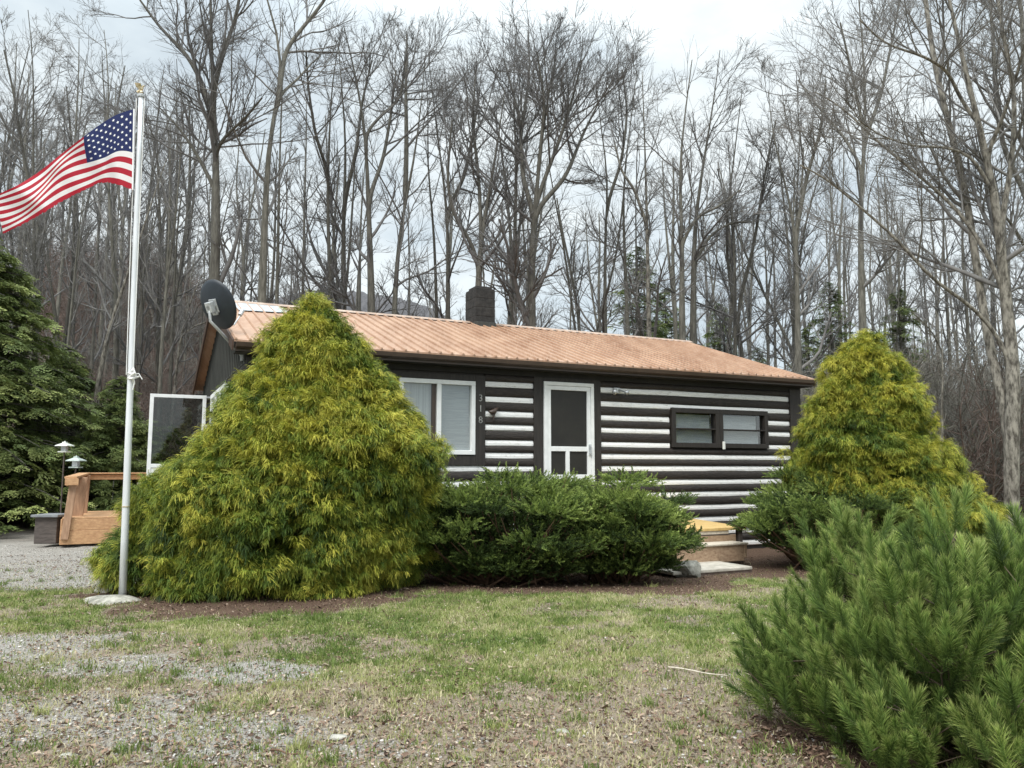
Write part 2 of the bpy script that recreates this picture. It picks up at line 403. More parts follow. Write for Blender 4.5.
# ================================================================== CABIN
cab = empty('log_cabin', H(0, 0, -.15), 0, 'dark log cabin with white chinking stripes and a copper metal roof', 'cabin')
CH = [3.303, 3.005, 2.709, 2.446, 2.14, 1.889, 1.633, 1.335, 1.062, .775, .50, .225, -.05]
ZONES = [(2.45, 4.46, 1.72, 3.46), (5.53, 7.13, 1.2, 3.6), (8.93, 11.80, 2.05, 2.94)]
def segs(z, zones, a, b):
    out = [(a, b)]
    for u0, u1, z0, z1 in zones:
        if z0 < z < z1:
            nn = []
            for p, q in out:
                if u1 <= p or u0 >= q: nn.append((p, q)); continue
                if u0 > p: nn.append((p, u0))
                if u1 < q: nn.append((u1, q))
            out = nn
    return out
def log_rows(rows, place, zones, a, b, out_, cham=.065, seed=1):
    """half-round logs lying in a wall; place(u, v, z) gives the world point, v<0 is outward"""
    rg = np.random.default_rng(seed)
    for zc, hh in rows:
        for p, q in segs(zc, zones, a, b):
            n = max(2, int((q - p) / .35)); us = np.linspace(p, q, n); K = 9
            off = rg.uniform(0, 100)
            V = []
            for i, u in enumerate(us):
                j1 = (vnoise(np.array([u * 1.1 + off]), np.array([1.]))[0] - .5) * .03
                j2 = (vnoise(np.array([u * 1.3 + off]), np.array([7.]))[0] - .5) * .02
                for k in range(K):
                    t = PI * k / (K - 1)
                    V.append(place(u, -cham * (math.sin(t) ** .75) * (1 + j1 * 4) - .002, zc + j1 * .5 + (hh + j2 * .9) * math.cos(t)))
            Fs = [(i * K + k, i * K + k + 1, (i + 1) * K + k + 1, (i + 1) * K + k) for i in range(n - 1) for k in range(K - 1)]
            Fs += [tuple(range(K))[::-1], tuple((n - 1) * K + k for k in range(K))]
            out_.add(V, Fs)
HC = .056
zs = [3.6] + CH
rows = []
for i in range(len(CH)):
    up_ = CH[i - 1] - HC if i else 3.50
    lo_ = CH[i] + HC
    rows.append(((up_ + lo_) / 2, (up_ - lo_) / 2))
lb = MB(); log_rows(rows, H, ZONES, 0.0, 12.52, lb)
logs = lb.build('log_wall', M['log'], cab, smooth=False)
# chinking with slightly wavy edges
cb = MB(); rg = np.random.default_rng(5)
for z in CH:
    for p, q in segs(z, ZONES, .02, 12.51):
        n = max(2, int((q - p) / .3)); us = np.linspace(p, q, n); V = []
        for u in us:
            a = rg.normal(0, .004); b = rg.normal(0, .004)
            V += [H(u, -.004, z + HC + .012), H(u, -.03, z + HC * .78 + a), H(u, -.038, z), H(u, -.034, z - HC * .8 + b), H(u, -.004, z - HC - .012)]
        cb.add(V, [(i * 5 + k, i * 5 + k + 1, i * 5 + 6 + k, i * 5 + 5 + k) for i in range(n - 1) for k in range(4)] + [(4, 3, 2, 1, 0), tuple((n - 1) * 5 + k for k in range(5))])
cb.build('chinking', M['chink'], cab)
def hbox(mb, u0, u1, v0, v1, z0, z1):
    c = [H(u, v, z) for z in (z0, z1) for v in (v0, v1) for u in (u0, u1)]
    return mb.add(c, [(0, 2, 3, 1), (4, 5, 7, 6), (0, 1, 5, 4), (1, 3, 7, 5), (3, 2, 6, 7), (2, 0, 4, 6)])
# wall core around the openings
wb = MB()
for u0, u1, z0, z1 in ((0, 2.70, -.3, 3.75), (2.70, 4.22, -.3, 1.93), (2.70, 4.22, 3.31, 3.75), (4.22, 5.78, -.3, 3.75), (5.78, 6.91, -.3, 1.37), (5.78, 6.91, 3.39, 3.75),
                       (6.91, 9.0, -.3, 3.75), (9.0, 11.74, -.3, 2.13), (9.0, 11.74, 2.98, 3.75), (11.74, 12.85, -.3, 3.75)):
    hbox(wb, u0, u1, 0, .12, z0, z1)
wb.build('wall_core', M['logend'], cab)
ib = MB(); hbox(ib, .15, 12.7, .16, .2, -.25, 3.7); ib.build('inner_wall', M['inside'], cab)
# boards
tb = MB()
hbox(tb, -.06, .12, -.10, 0, -.3, 3.55); tb.build('corner_board', M['logend'], cab, bevel=.008); tb = MB()
hbox(tb, 12.51, 12.86, -.085, 0, -.3, 3.55)
tb.build('corner_board', M['logend'], cab, bevel=.008)
tb = MB()
hbox(tb, 4.245, 4.455, -.07, 0, 1.70, 3.46); hbox(tb, 2.45, 2.675, -.07, 0, 1.70, 3.46); hbox(tb, 2.675, 4.245, -.066, 0, 3.345, 3.46); hbox(tb, 2.675, 4.245, -.066, 0, 1.70, 1.895)
hbox(tb, 5.53, 5.745, -.07, 0, 1.2, 3.50); hbox(tb, 6.945, 7.13, -.07, 0, 1.2, 3.50); hbox(tb, 5.745, 6.945, -.066, 0, 3.42, 3.50); hbox(tb, 5.745, 6.945, -.12, 0, 1.2, 1.345)
tb.build('opening_trim', M['logend'], cab, bevel=.006)
tb = MB(); hbox(tb, -.08, 12.88, -.062, .1, 3.50, 3.74); tb.build('top_plate', M['soffit'], cab)

def framed(mb, u0, u1, z0, z1, t, v0, v1, bars=()):
    hbox(mb, u0, u1, v0, v1, z1 - t, z1); hbox(mb, u0, u1, v0, v1, z0, z0 + t)
    hbox(mb, u0, u0 + t, v0, v1, z0 + t, z1 - t); hbox(mb, u1 - t, u1, v0, v1, z0 + t, z1 - t)
    for b in bars: hbox(mb, *b[:2], v0 + .004, v1 - .002, *b[2:])
# large white window
fb = MB(); framed(fb, 2.685, 4.238, 1.905, 3.338, .085, -.085, .05, [(3.44, 3.53, 1.99, 3.253)])
wl = fb.build('window', M['white'], cab, bevel=.006, label='white framed sliding window beside the golden shrub')
gb = MB(); hbox(gb, 2.76, 4.16, -.012, -.006, 1.98, 3.26); gb.build('pane', M['glass'], wl)
gb = MB(); hbox(gb, 2.76, 3.42, .03, .045, 1.96, 3.28); gb.build('curtain', M['curtain'], wl)
gb = MB(); hbox(gb, 3.52, 4.17, .02, .03, 1.96, 3.28); gb.build('insect_screen', M['blind'], wl)
gb = MB(); hbox(gb, 3.355, 3.432, -.03, .02, 1.99, 3.253); gb.build('sash', M['gutter'], wl)
# two dark low windows
for (a, b_, ca, cb_, nm) in ((8.965, 10.30, 9.07, 10.16, 'blind'), (10.305, 11.775, 10.50, 11.55, 'blind')):
    fb = MB(); framed(fb, a, b_, 2.105, 2.985, .105, -.10, .05, [(a + .1, b_ - .1, 2.51, 2.54)])
    ww = fb.build('window', M['logend'], cab, bevel=.006)
    gb = MB(); hbox(gb, a + .09, b_ - .09, -.012, -.006, 2.19, 2.9); gb.build('pane', M['glass'], ww)
    gb = MB(); hbox(gb, ca + .02, cb_ - .06, .02, .03, 2.545, 2.85); hbox(gb, ca + .02, cb_, .018, .028, 2.2, 2.515); gb.build('blind', M['blind'], ww)
    gb = MB(); hbox(gb, ca, cb_, .01, .016, 2.2, 2.225); gb.build('lower_rail', M['galv'], ww)
gb = MB(); hbox(gb, 10.36, 10.43, -.13, -.10, 2.07, 2.25); gb.build('thermometer', M['tape'], cab, bevel=.01)
# screen door
fb = MB(); framed(fb, 5.75, 6.94, 1.35, 3.415, .075, -.105, .03)
dr = fb.build('door_frame', M['white'], cab, bevel=.006)
fb = MB(); framed(fb, 5.828, 6.862, 1.43, 3.335, .085, -.09, -.03, [(5.913, 6.777, 1.99, 2.09), (6.26, 6.35, 1.515, 1.99)])
sd = fb.build('screen_door', M['white'], cab, bevel=.006)
gb = MB(); hbox(gb, 5.90, 6.79, -.055, -.05, 1.5, 3.26); gb.build('screen', M['screen'], sd)
gb = MB(); gb.tube([H(6.83, -.12, 1.93), H(6.83, -.155, 1.96), H(6.83, -.155, 2.08), H(6.83, -.12, 2.11)], .012, 8); hbox(gb, 6.805, 6.855, -.112, -.088, 1.91, 2.14); gb.build('handle', M['galv'], sd)

# house number 3 1 8 in raised metal figures on the dark board
def text(txt, loc, size, rz, m, parent, name):
    cu = bpy.data.curves.new(name, 'FONT'); cu.body = txt; cu.size = size; cu.extrude = .006; cu.align_x = 'CENTER'; cu.align_y = 'CENTER'
    o = bpy.data.objects.new(name, cu); col.objects.link(o)
    dg = bpy.context.evaluated_depsgraph_get(); dg.update()
    me = bpy.data.meshes.new_from_object(o.evaluated_get(dg)); bpy.data.objects.remove(o)
    me.materials.clear(); me.materials.append(m)
    T = Matrix.Translation(Vector(loc)) @ Matrix.Rotation(rz, 4, 'Z') @ Matrix.Rotation(PI / 2, 4, 'X')
    me.transform(T); q = bpy.data.objects.new(name, me); return link(q, parent)
for ch, z in (('3', 3.01), ('1', 2.80), ('8', 2.58)):
    text(ch, H(4.35, -.074, z), .19, PSI, M['numb'], cab, 'house_number')

# side, rear and right walls (logs outside the frame's reach are plain rounds too)
Hs = lambda s_, o_, z: H(o_, s_, z)            # wall at u=0, outward is -u
lb = MB(); log_rows([(z, h) for z, h in rows], lambda u, v, z: H(v, u, z), [(2.9, 6.1, 1.5, 3.45), (6.55, 7.7, 1.0, 3.4)], 0.0, DEP, lb, seed=3)
lb.build('side_log_wall', M['log'], cab)
lb = MB(); log_rows([(z, h) for z, h in rows], lambda u, v, z: H(L - v - .01, u, z), [], 0.0, DEP, lb, seed=4)
log_rows([(z, h) for z, h in rows], lambda u, v, z: H(u, DEP - v, z), [], 0.0, L, lb, seed=6)
lb.build('rear_log_wall', M['log'], cab)
cb = MB()
for z in CH:
    for p, q in segs(z, [(2.9, 6.1, 1.5, 3.45), (6.55, 7.7, 1.0, 3.4)], .1, DEP):
        hbox(cb, -.035, 0, p, q, z - HC, z + HC) if z < 2.9 else None
    hbox(cb, L - .01, L + .02, .1, DEP, z - HC, z + HC); hbox(cb, 0, L, DEP, DEP + .03, z - HC, z + HC)
cb.build('side_chinking', M['chink'], cab)
wb = MB()
hbox(wb, 0, .12, .125, 2.95, -.3, 3.75); hbox(wb, 0, .12, 6.05, DEP, -.3, 3.75); hbox(wb, 0, .12, 2.95, 6.05, -.3, 1.62); hbox(wb, 0, .12, 2.95, 6.05, 3.3, 3.75)
hbox(wb, L - .14, L - .012, .125, DEP, -.3, 3.75); hbox(wb, .13, L - .15, DEP - .12, DEP - .002, -.3, 3.75); hbox(wb, .14, .16, 2.8, 6.3, 1.5, 3.4)
wb.build('side_wall_core', M['logend'], cab)
# side window: white frame with bars
def sbox(mb, s0, s1, o0, o1, z0, z1): return hbox(mb, o0, o1, s0, s1, z0, z1)
fb = MB()
for s0, s1, z0, z1 in ((2.9, 6.1, 3.30, 3.40), (2.9, 6.1, 1.55, 1.65), (2.9, 3.0, 1.65, 3.3), (6.0, 6.1, 1.65, 3.3), (3.92, 4.0, 1.65, 3.3), (4.95, 5.03, 1.65, 3.3)):
    sbox(fb, s0, s1, -.10 if s1 - s0 > 2 else -.097, .03, z0, z1)
sw = fb.build('window', M['white'], cab)
gb = MB(); sbox(gb, 3.0, 6.0, .0, .005, 1.65, 3.3); gb.build('pane', M['glass'], sw)
gb = MB(); sbox(gb, 3.0, 6.0, .05, .06, 1.65, 3.3); gb.build('curtain', M['curtain'], sw)

# gable siding
def gable(u0, u1, name):
    g = MB()
    sl = (ZR - ZE) / (DEP / 2 + OV); zt = lambda v: ZE + (v + OV if v < DEP / 2 else DEP + OV - v) * sl - .10
    P = [H(u0, -.04, 3.46), H(u0, DEP + .04, 3.46), H(u0, DEP + .04, zt(DEP + .04)), H(u0, DEP / 2, zt(DEP / 2)), H(u0, -.04, zt(-.04))]
    g.poly(P, w * (u1 - u0))
    s_ = -.02
    while s_ < DEP:                              # battens of the vertical boards
        sgn = -1 if u0 < 1 else 1
        hbox(g, *(sorted((u0 + sgn * .0, u0 + sgn * .02))), s_, s_ + .03, 3.47, zt(s_ + .015) - .03); s_ += .30
    return g.build(name, M['siding'], cab)
gable(-.075, .0, 'gable_siding'); gable(L, L + .05, 'gable_siding')

# roof
UL, UR = -.30, L + .17
sl = (ZR - ZE) / (DEP / 2 + OV)
zf = lambda v: ZE + (v + OV) * sl
rb = MB()
rb.poly([H(UL, -OV, ZE - .035), H(UL, -OV, ZE), H(UL, DEP / 2, ZR), H(UL, DEP + OV, ZE), H(UL, DEP + OV, ZE - .035), H(UL, DEP / 2, ZR - .035)], w * (UR - UL))
u = UL + .03
while u < UR - .03:
    for (v0, v1, z0, z1) in ((-OV - .012, DEP / 2 - .02, ZE, ZR), (DEP + OV + .012, DEP / 2 + .02, ZE, ZR)):
        P0 = [H(u - .024, v0, z0 + .001), H(u - .011, v0, z0 + .032), H(u + .011, v0, z0 + .032), H(u + .024, v0, z0 + .001)]
        P1 = [H(u - .024, v1, z1 + .001), H(u - .011, v1, z1 + .032), H(u + .011, v1, z1 + .032), H(u + .024, v1, z1 + .001)]
        rb.add(P0 + P1, [(0, 1, 2, 3), (7, 6, 5, 4), (0, 4, 5, 1), (1, 5, 6, 2), (2, 6, 7, 3)])
    u += .229
roof = rb.build('roof', M['roof'], cab)
rc = MB(); rz_ = sl * .17
rc.poly([H(UL - .01, DEP / 2 - .17, ZR - rz_ + .028), H(UL - .01, DEP / 2, ZR + .05), H(UL - .01, DEP / 2 + .17, ZR - rz_ + .028), H(UL - .01, DEP / 2, ZR + .032)], w * (UR - UL + .02))
rc.build('ridge_cap', M['ridge'], roof)
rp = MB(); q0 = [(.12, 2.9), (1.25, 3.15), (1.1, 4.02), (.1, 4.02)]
rp.poly([H(a, b, zf(b) + .027) for a, b in q0], (0, 0, .006)); rp.build('roof_patch', M['galv'], roof, label='grey patch on the roof by the ridge end')  # flat grey patch laid just over the roof slope
fb = MB(); hbox(fb, UL + .02, UR - .02, -OV + .02, -OV + .05, ZE - .19, ZE - .04); fb.build('fascia', M['gutter'], cab)
gt = MB()
prof = [(-OV + .018, ZE - .045), (-OV + .018, ZE - .13), (-OV - .03, ZE - .15), (-OV - .075, ZE - .12), (-OV - .09, ZE - .045), (-OV - .08, ZE - .045), (-OV - .067, ZE - .112), (-OV - .03, ZE - .138), (-OV + .006, ZE - .12), (-OV + .008, ZE - .045)]
gt.poly([H(UL + .03, a, b) for a, b in prof], w * (UR - UL - .06)); gt.build('gutter', M['gutter'], cab)
sf = MB(); hbox(sf, UL + .03, UR - .03, -OV + .05, .0, ZE - .20, ZE - .17); hbox(sf, UL + .03, UR - .03, DEP, DEP + OV - .05, ZE - .20, ZE - .17); sf.build('soffit', M['soffit'], cab)
for uu in (UL - .035, UR - .0):
    rk = MB()
    for a, b, za, zb in ((-OV, DEP / 2, ZE, ZR), (DEP / 2, DEP + OV, ZR, ZE)):
        rk.poly([H(uu, a, za - .005), H(uu, b, zb - .005), H(uu, b, zb - .19), H(uu, a, za - .19)], w * .035)
    rk.build('rake_board', M['rake'], cab)
# chimney on the ridge
cu_, cv_ = 6.20, DEP / 2 - .05
cm = MB(); hbox(cm, cu_ - .27, cu_ + .27, cv_ - .33, cv_ + .33, ZR - .35, ZR + .86)
for k in range(4): hbox(cm, cu_ - .275, cu_ + .275, cv_ - .335, cv_ + .335, ZR - .1 + k * .235, ZR + .11 + k * .235)
chm = cm.build('chimney', M['chim'], roof, bevel=.008)
cm = MB(); hbox(cm, cu_ - .22, cu_ + .22, cv_ - .25, cv_ + .25, ZR + .86, ZR + .93); cm.build('chimney_cap', M['logend'], roof, bevel=.01)
cm = MB(); hbox(cm, cu_ - .29, cu_ + .29, cv_ - .37, cv_ + .37, ZR - .2, ZR - .02); cm.build('flashing', M['siding'], roof, bevel=.01)
# storm door swung open on the gable side
SV = 6.45
fb = MB(); a0, a1, z0, z1 = -1.42, -.16, 1.36, 3.42
for q in ((a0, a1, z1 - .08, z1), (a0, a1, z0, z0 + .1), (a0, a0 + .085, z0 + .1, z1 - .08), (a1 - .085, a1, z0 + .1, z1 - .08), (a0 + .085, a1 - .085, 1.66, 1.75)):
    hbox(fb, q[0], q[1], SV - .03, SV + .01, q[2], q[3])
st_ = fb.build('storm_door', M['white'], cab, bevel=.005, label='white storm door standing open at the deck')
gb = MB(); hbox(gb, a0 + .08, a1 - .08, SV - .012, SV - .006, 1.74, 3.35); gb.build('pane', M['dglass'], st_)
gb = MB(); hbox(gb, a0 + .08, a1 - .08, SV - .012, SV - .006, 1.45, 1.67); gb.build('kick_panel', M['white'], st_)
gb = MB(); hbox(gb, -.16, -.02, SV - .03, SV + .01, 3.36, 3.40); gb.tube([H(-.16, SV, 3.38), H(.0, SV + .15, 3.38)], .015, 8); gb.build('door_closer', M['galv'], st_)
sdm = MB(); hbox(sdm, -.01, .13, 6.6, 7.6, 1.3, 3.35); sdm.build('side_door', M['logend'], cab)

# ------------------------------------------------------------------ wall lamp, ornament, dish
lp = empty('wall_lamp', H(7.53, -.08, 3.30), 0, 'small twin floodlight on the topmost white stripe beside the screen door', 'lamp')
q = MB(); hbox(q, 7.45, 7.61, -.10, -.055, 3.24, 3.36); q.build('back_plate', M['galv'], lp, bevel=.01)
for k in (-1, 1):
    q = MB(); a = H(7.53 + k * .03, -.10, 3.31); b = H(7.53 + k * .12, -.20, 3.27); c = H(7.53 + k * .17, -.25, 3.24)
    q.tube([a, b, b + (c - b) * .1, c], [.014, .016, .035, .055], 12); q.build('lamp_head', M['galv'], lp, smooth=True)
wo = empty('wall_ornament', H(4.60, -.07, 2.70), 0, 'small dark hanging bird ornament on a white stripe near the house number', 'ornament')
q = MB(); q.tube([H(4.50, -.10, 2.76), H(4.57, -.10, 2.74), H(4.64, -.10, 2.77), H(4.72, -.10, 2.84)], [.008, .05, .055, .008], 10); q.build('body', M['gutter'], wo, smooth=True)
q = MB(); q.poly([H(4.58, -.09, 2.73), H(4.66, -.09, 2.73), H(4.62, -.09, 2.58)], d * -.015); q.build('pendant', M['gutter'], wo)

DC = atY(217, 305, 13.25)
dn = V3(.42, .70, .50); dn /= np.linalg.norm(dn)
dn = V3(.40, .80, .42); dn /= np.linalg.norm(dn)
dsh = empty('satellite_dish', H(-.07, .35, 3.62), 0, 'black satellite dish on a bent grey arm at the gable corner', 'satellite dish')
ex = np.cross(V3(0, 0, 1), dn); ex /= np.linalg.norm(ex); ey = np.cross(dn, ex)
V = []; Fs = []; K = 40; RN = 8
for s_ in (0, 1):
    for i in range(RN + 1):
        r = .41 * i / RN
        for k in range(K):
            a = 2 * PI * k / K
            V.append(DC + ex * math.cos(a) * r * .95 + ey * math.sin(a) * r * 1.08 + dn * (.10 * (r / .41) ** 2 - .06 - (.012 if s_ else 0)))
    o_ = s_ * (RN + 1) * K
    for i in range(RN):
        for k in range(K):
            f = (o_ + i * K + k, o_ + i * K + (k + 1) % K, o_ + (i + 1) * K + (k + 1) % K, o_ + (i + 1) * K + k); Fs.append(f if s_ == 0 else f[::-1])
o1 = (RN + 1) * K
Fs += [(RN * K + k, RN * K + (k + 1) % K, o1 + RN * K + (k + 1) % K, o1 + RN * K + k) for k in range(K)]
q = MB(); q.add(V, Fs); q.build('reflector', M['dish'], dsh, smooth=True)
bk = DC - dn * .16
q = MB(); q.beam(DC - dn * .07 - ey * .12, DC - dn * .07 + ey * .12, .16, .03, up=dn); q.beam(bk - ey * .09, bk + ey * .09, .12, .10, up=dn); q.tube([DC - dn * .07, bk - dn * .05], .05, 10)
q.beam(DC - dn * .09 - ey * .13 - ex * .05, DC - dn * .09 - ey * .13 + ex * .05, .05, .05, up=dn); q.build('bracket', M['galv'], dsh, bevel=.008)
foot = H(-.09, .30, 3.62)
q = MB(); p1 = bk + V3(.0, 0, -.10)
q.tube([bk, p1, p1 + V3(.01, 0, -.14), p1 * .7 + foot * .3 + V3(-.02, 0, -.06), foot], .026, 10); q.build('mast', M['galv'], dsh, smooth=True)
q = MB(); q.beam(foot - V3(0, 0, .09) , foot + V3(0, 0, .09), .10, .03, up=w); q.build('mast_foot', M['galv'], dsh)
q = MB(); q.tube([DC - ey * .40 + dn * .03, DC - ey * .42 + dn * .25, DC - ey * .28 + dn * .5], .014, 8); q.build('feed_arm', M['galv'], dsh)
q = MB(); q.tube([DC - ey * .30 + dn * .44, DC - ey * .24 + dn * .54], .04, 10); q.build('feed_horn', M['galv'], dsh)

# ------------------------------------------------------------------ front steps
e1 = gnd(745, 526, .50); su1, sv1 = uv_of(e1)
stp = empty('front_steps', H(su1 - .9, sv1, -.2), 0, 'wooden steps with a yellow top tread and pale concrete slab between the low bushes', 'steps')
def sgbox(m_, u0, u1, v0, v1, z0, z1, name, bev=.01):
    q = MB(); hbox(q, u0, u1, v0, v1, z0, z1); return q.build(name, M[m_], stp, bevel=bev)
ur = su1
q = MB(); q.poly([H(ur - 2.2, sv1, .43), H(ur - 2.2, sv1, .485), H(ur - 2.2, -.12, .56), H(ur - 2.2, -.12, .50)], w * 2.22); q.build('top_tread', M['yellow'], stp, bevel=.006)
sgbox('boxw', ur - .12, ur - .02, sv1 + .05, sv1 + .15, -.3, .458, 'post'); sgbox('boxw', ur - 2.15, ur - 2.05, sv1 + .05, sv1 + .15, -.3, .458, 'post')
sgbox('edge', ur - 1.5, ur - .40, sv1 + .02, sv1 + .06, .36, .43, 'white_rail')
sgbox('stepw', ur - 1.9, ur - .2, sv1 + .04, sv1 + .08, .20, .34, 'riser')
e2 = gnd(715, 544.5, .22); v2 = uv_of(e2)[1]; u2 = uv_of(gnd(750, 543, .22))[0]
sgbox('edge', u2 - 1.9, u2 + .02, v2, sv1 + .03, .185, .222, 'tread')
sgbox('stepw', u2 - 1.85, u2 - .06, v2 + .03, v2 + .07, -.12, .183, 'riser'); sgbox('stepw', u2 - .06, u2 - .0, v2 + .02, v2 + .6, -.06, .183, 'stringer')
e3 = gnd(715, 569, -.09); v3 = uv_of(e3)[1]; u3 = uv_of(gnd(757, 567, -.09))[0]; u3l = uv_of(gnd(668, 571, -.09))[0]
sgbox('conc', u3l, u3, v3, v2 + .06, -.15, -.09, 'slab', .015)
sgbox('brick', u3l + .25, u3 + .02, v3 + .03, v3 + .12, -.35, -.152, 'brick_course')

# ------------------------------------------------------------------ deck, bench box, lanterns
A = gnd(59, 545, -.12); B0 = A; au, av = uv_of(A)
DZ = .50
dk = empty('deck', H(au, av, -.1), 0, 'orange stained wooden deck with a leaning rail behind the flagpole', 'deck')
def db(m_, u0, u1, v0, v1, z0, z1, name, bev=.008):
    q = MB(); hbox(q, u0, u1, v0, v1, z0, z1); return q.build(name, M[m_], dk, bevel=bev)
db('deckw', au, -.12, av, av + .045, -.12, .20, 'lower_fascia'); db('deckw', au + .1, -.12, av + .01, av + .055, .205, .46, 'upper_fascia')
q = MB(); v_ = av + .02
while v_ < av + 3.0: hbox(q, au + .03, -.1, v_, v_ + .135, .465, .50); v_ += .142
q.build('deck_boards', M['deckw'], dk, bevel=.004)
db('deckw', au, au + .045, av + .05, av + 3.0, -.12, .46, 'side_fascia')
RZ = 1.53
def post(u0, v0, u1, v1, z0=-.1, z1=RZ - .12, s_=.13, wd=.2):
    q = MB(); q.beam(H(u0, v0, z0), H(u1, v1, z1), wd, s_, up=d); return q.build('rail_post', M['deckp'], dk, bevel=.008)
post(au + .10, av - .03, au + .22, av + .02, .0, RZ - .2, .07, .16)
post(au + .26, av + .7, au + .34, av + .7, .1, RZ - .1, .12, .28); post(au + .30, av + 1.9, au + .34, av + 1.9, .4, RZ - .06, .14, .3)
post(-.35, av + 2.9, -.35, av + 2.9, .4, RZ - .1, .1, .1)
q = MB(); q.beam(H(au + .16, av - .1, RZ - .10), H(au + .34, av + 2.2, RZ - .02), .26, .045); q.beam(H(au + .10, av - .1, RZ - .22), H(au + .3, av + 2.2, RZ - .13), .05, .16)
q.beam(H(au + .05, av - .12, RZ - .20), H(au + .33, av - .12, RZ - .20), .04, .16); q.build('hand_rail', M['deckw'], dk, bevel=.006)
q = MB(); q.beam(H(au + .28, av + 2.25, RZ - .02), H(-.12, av + 2.7, RZ - .02), .16, .04); q.beam(H(au + .3, av + 2.25, RZ - .12), H(-.12, av + 2.7, RZ - .12), .04, .13); q.build('back_rail', M['deckw'], dk, bevel=.006)
db('boxw', -1.6, -.14, SV - .2, SV + 1.5, 1.22, 1.29, 'landing'); db('boxw', -1.55, -1.45, SV - .15, SV - .05, .5, 1.22, 'landing_post')
bx = gnd(36, 544, -.12); by = gnd(59, 542, -.12)
q0 = empty('bench_box', bx, 0, 'low dark wooden box with a slate lid beside the orange deck', 'box')
q = MB(); q.beam(bx + V3(.20, .30, 0), bx + V3(.20, .30, .62), .52, .6, up=(0, 1, 0)); q.build('box_body', M['boxw'], q0, bevel=.01)
q = MB(); q.beam(bx + V3(.20, .28, .622), bx + V3(.20, .28, .68), .64, .74, up=(0, 1, 0)); q.build('box_lid', M['slate'], q0, bevel=.01)

def lantern(p, ztop, m_, label, pole):
    e = empty('solar_lantern', (p[0], p[1], pole), 0, label, 'lantern')
    x, y = p; z = ztop
    q = MB()
    s4 = lambda r, zz: [V3(x + a * r, y + b * r, zz) for a, b in ((-1, -1), (1, -1), (1, 1), (-1, 1))]
    Vv = s4(.165, z - .13) + s4(.155, z - .11) + s4(.05, z - .055) + s4(.04, z - .02)
    q.add(Vv, [(3, 2, 1, 0)] + [(i * 4 + k, i * 4 + (k + 1) % 4, i * 4 + 4 + (k + 1) % 4, i * 4 + 4 + k) for i in range(3) for k in range(4)] + [(12, 13, 14, 15)])
    q.tube([(x, y, z - .03), (x, y, z)], [.025, .01], 8); q.build('lantern_cap', M[m_], e)
    q = MB(); q.tube([(x, y, z - .255), (x, y, z - .13)], .085, 8); q.build('lamp_glass', M['galv'], e)
    for a, b in ((-1, -1), (1, -1), (1, 1), (-1, 1)):
        q = MB(); q.beam((x + a * .09, y + b * .09, z - .27), (x + a * .09, y + b * .09, z - .12), .016, .016); q.build('cage_bar', M[m_], e)
    q = MB(); q.beam((x, y, z - .29), (x, y, z - .262), .22, .22, up=(0, 1, 0)); q.build('lantern_base', M[m_], e)
    q = MB(); q.tube([(x, y, pole), (x, y, z - .29)], .018, 8); q.build('lantern_pole', M['boxw'], e)
p = atY(65, 441, 20.0); lantern((p[0], p[1]), p[2], 'lanternw', 'pale pagoda capped lantern on a thin dark pole, higher of the two by the deck', float(height(p[0], p[1])))
p = atY(76.5, 455.5, 18.4); lantern((p[0], p[1]), p[2], 'lantern', 'green capped lantern standing on the deck rail above the leaning posts', RZ)

# ------------------------------------------------------------------ flagpole and flag
PB = gnd(122.5, 598, -.02); PT = atY(141, 97, PB[1] + .1)
fp = empty('flagpole', PB, 0, 'tall white aluminium flagpole with a gold eagle finial beside the golden shrub', 'flagpole')
q = MB(); nP = 9
q.tube([PB + (PT - PB) * t for t in np.linspace(-.02, 1, nP)], [.049 - .020 * t for t in np.linspace(0, 1, nP)], 20); q.build('pole_shaft', M['alum'], fp, smooth=True)
ea = empty('e', PT); bpy.data.objects.remove(ea)
q = MB(); q.tube([PT, PT + V3(0, 0, .03), PT + V3(0, 0, .05)], [.045, .05, .02], 14); q.build('pulley_truck', M['galv'], fp)
e0 = PT + V3(0, 0, .05)
q = MB(); ke = .62
q.tube([e0, e0 + V3(0, 0, .03), e0 + V3(0, 0, .055), e0 + V3(0, 0, .06)], [.02, .038, .03, .01], 12)
q.tube([e0 + V3(-.02, 0, .06), e0 + V3(0, 0, .11), e0 + V3(.02, 0, .16), e0 + V3(.035, 0, .185), e0 + V3(.07, 0, .18)], [.02, .04, .032, .022, .004], 10)
for sg in (-1, 1):
    q.add([e0 + V3(.01, sg * .02, .15), e0 + V3(-.02 - .03 * sg, sg * .08, .20), e0 + V3(-.10, sg * .13, .19), e0 + V3(-.08, sg * .09, .12), e0 + V3(-.03, sg * .03, .08),
           e0 + V3(.02, sg * .03, .15), e0 + V3(-.01 - .03 * sg, sg * .09, .20), e0 + V3(-.09, sg * .14, .19), e0 + V3(-.07, sg * .10, .12), e0 + V3(-.02, sg * .04, .08)],
          [(0, 1, 2, 3, 4), (9, 8, 7, 6, 5), (0, 5, 6, 1), (1, 6, 7, 2), (2, 7, 8, 3), (3, 8, 9, 4), (4, 9, 5, 0)])
q.tube([e0 + V3(-.02, 0, .08), e0 + V3(-.09, 0, .03)], [.02, .03], 8); q.V = [e0 + (a_ - e0) * ke for a_ in q.V]; q.build('eagle_finial', M['gold'], fp)
HX = .062
rp0 = PT + V3(-HX, 0, -.02); cl = PB + (PT - PB) * .425
q = MB(); q.tube([rp0, PT * .5 + cl * .5 + V3(-HX * 1.1, 0, 0), cl + V3(-.03, -.06, 0)], .005, 6); q.tube([PT + V3(.05, 0, -.02), cl + V3(.05, -.04, 0)], .005, 6); q.build('halyard', M['rope'], fp)
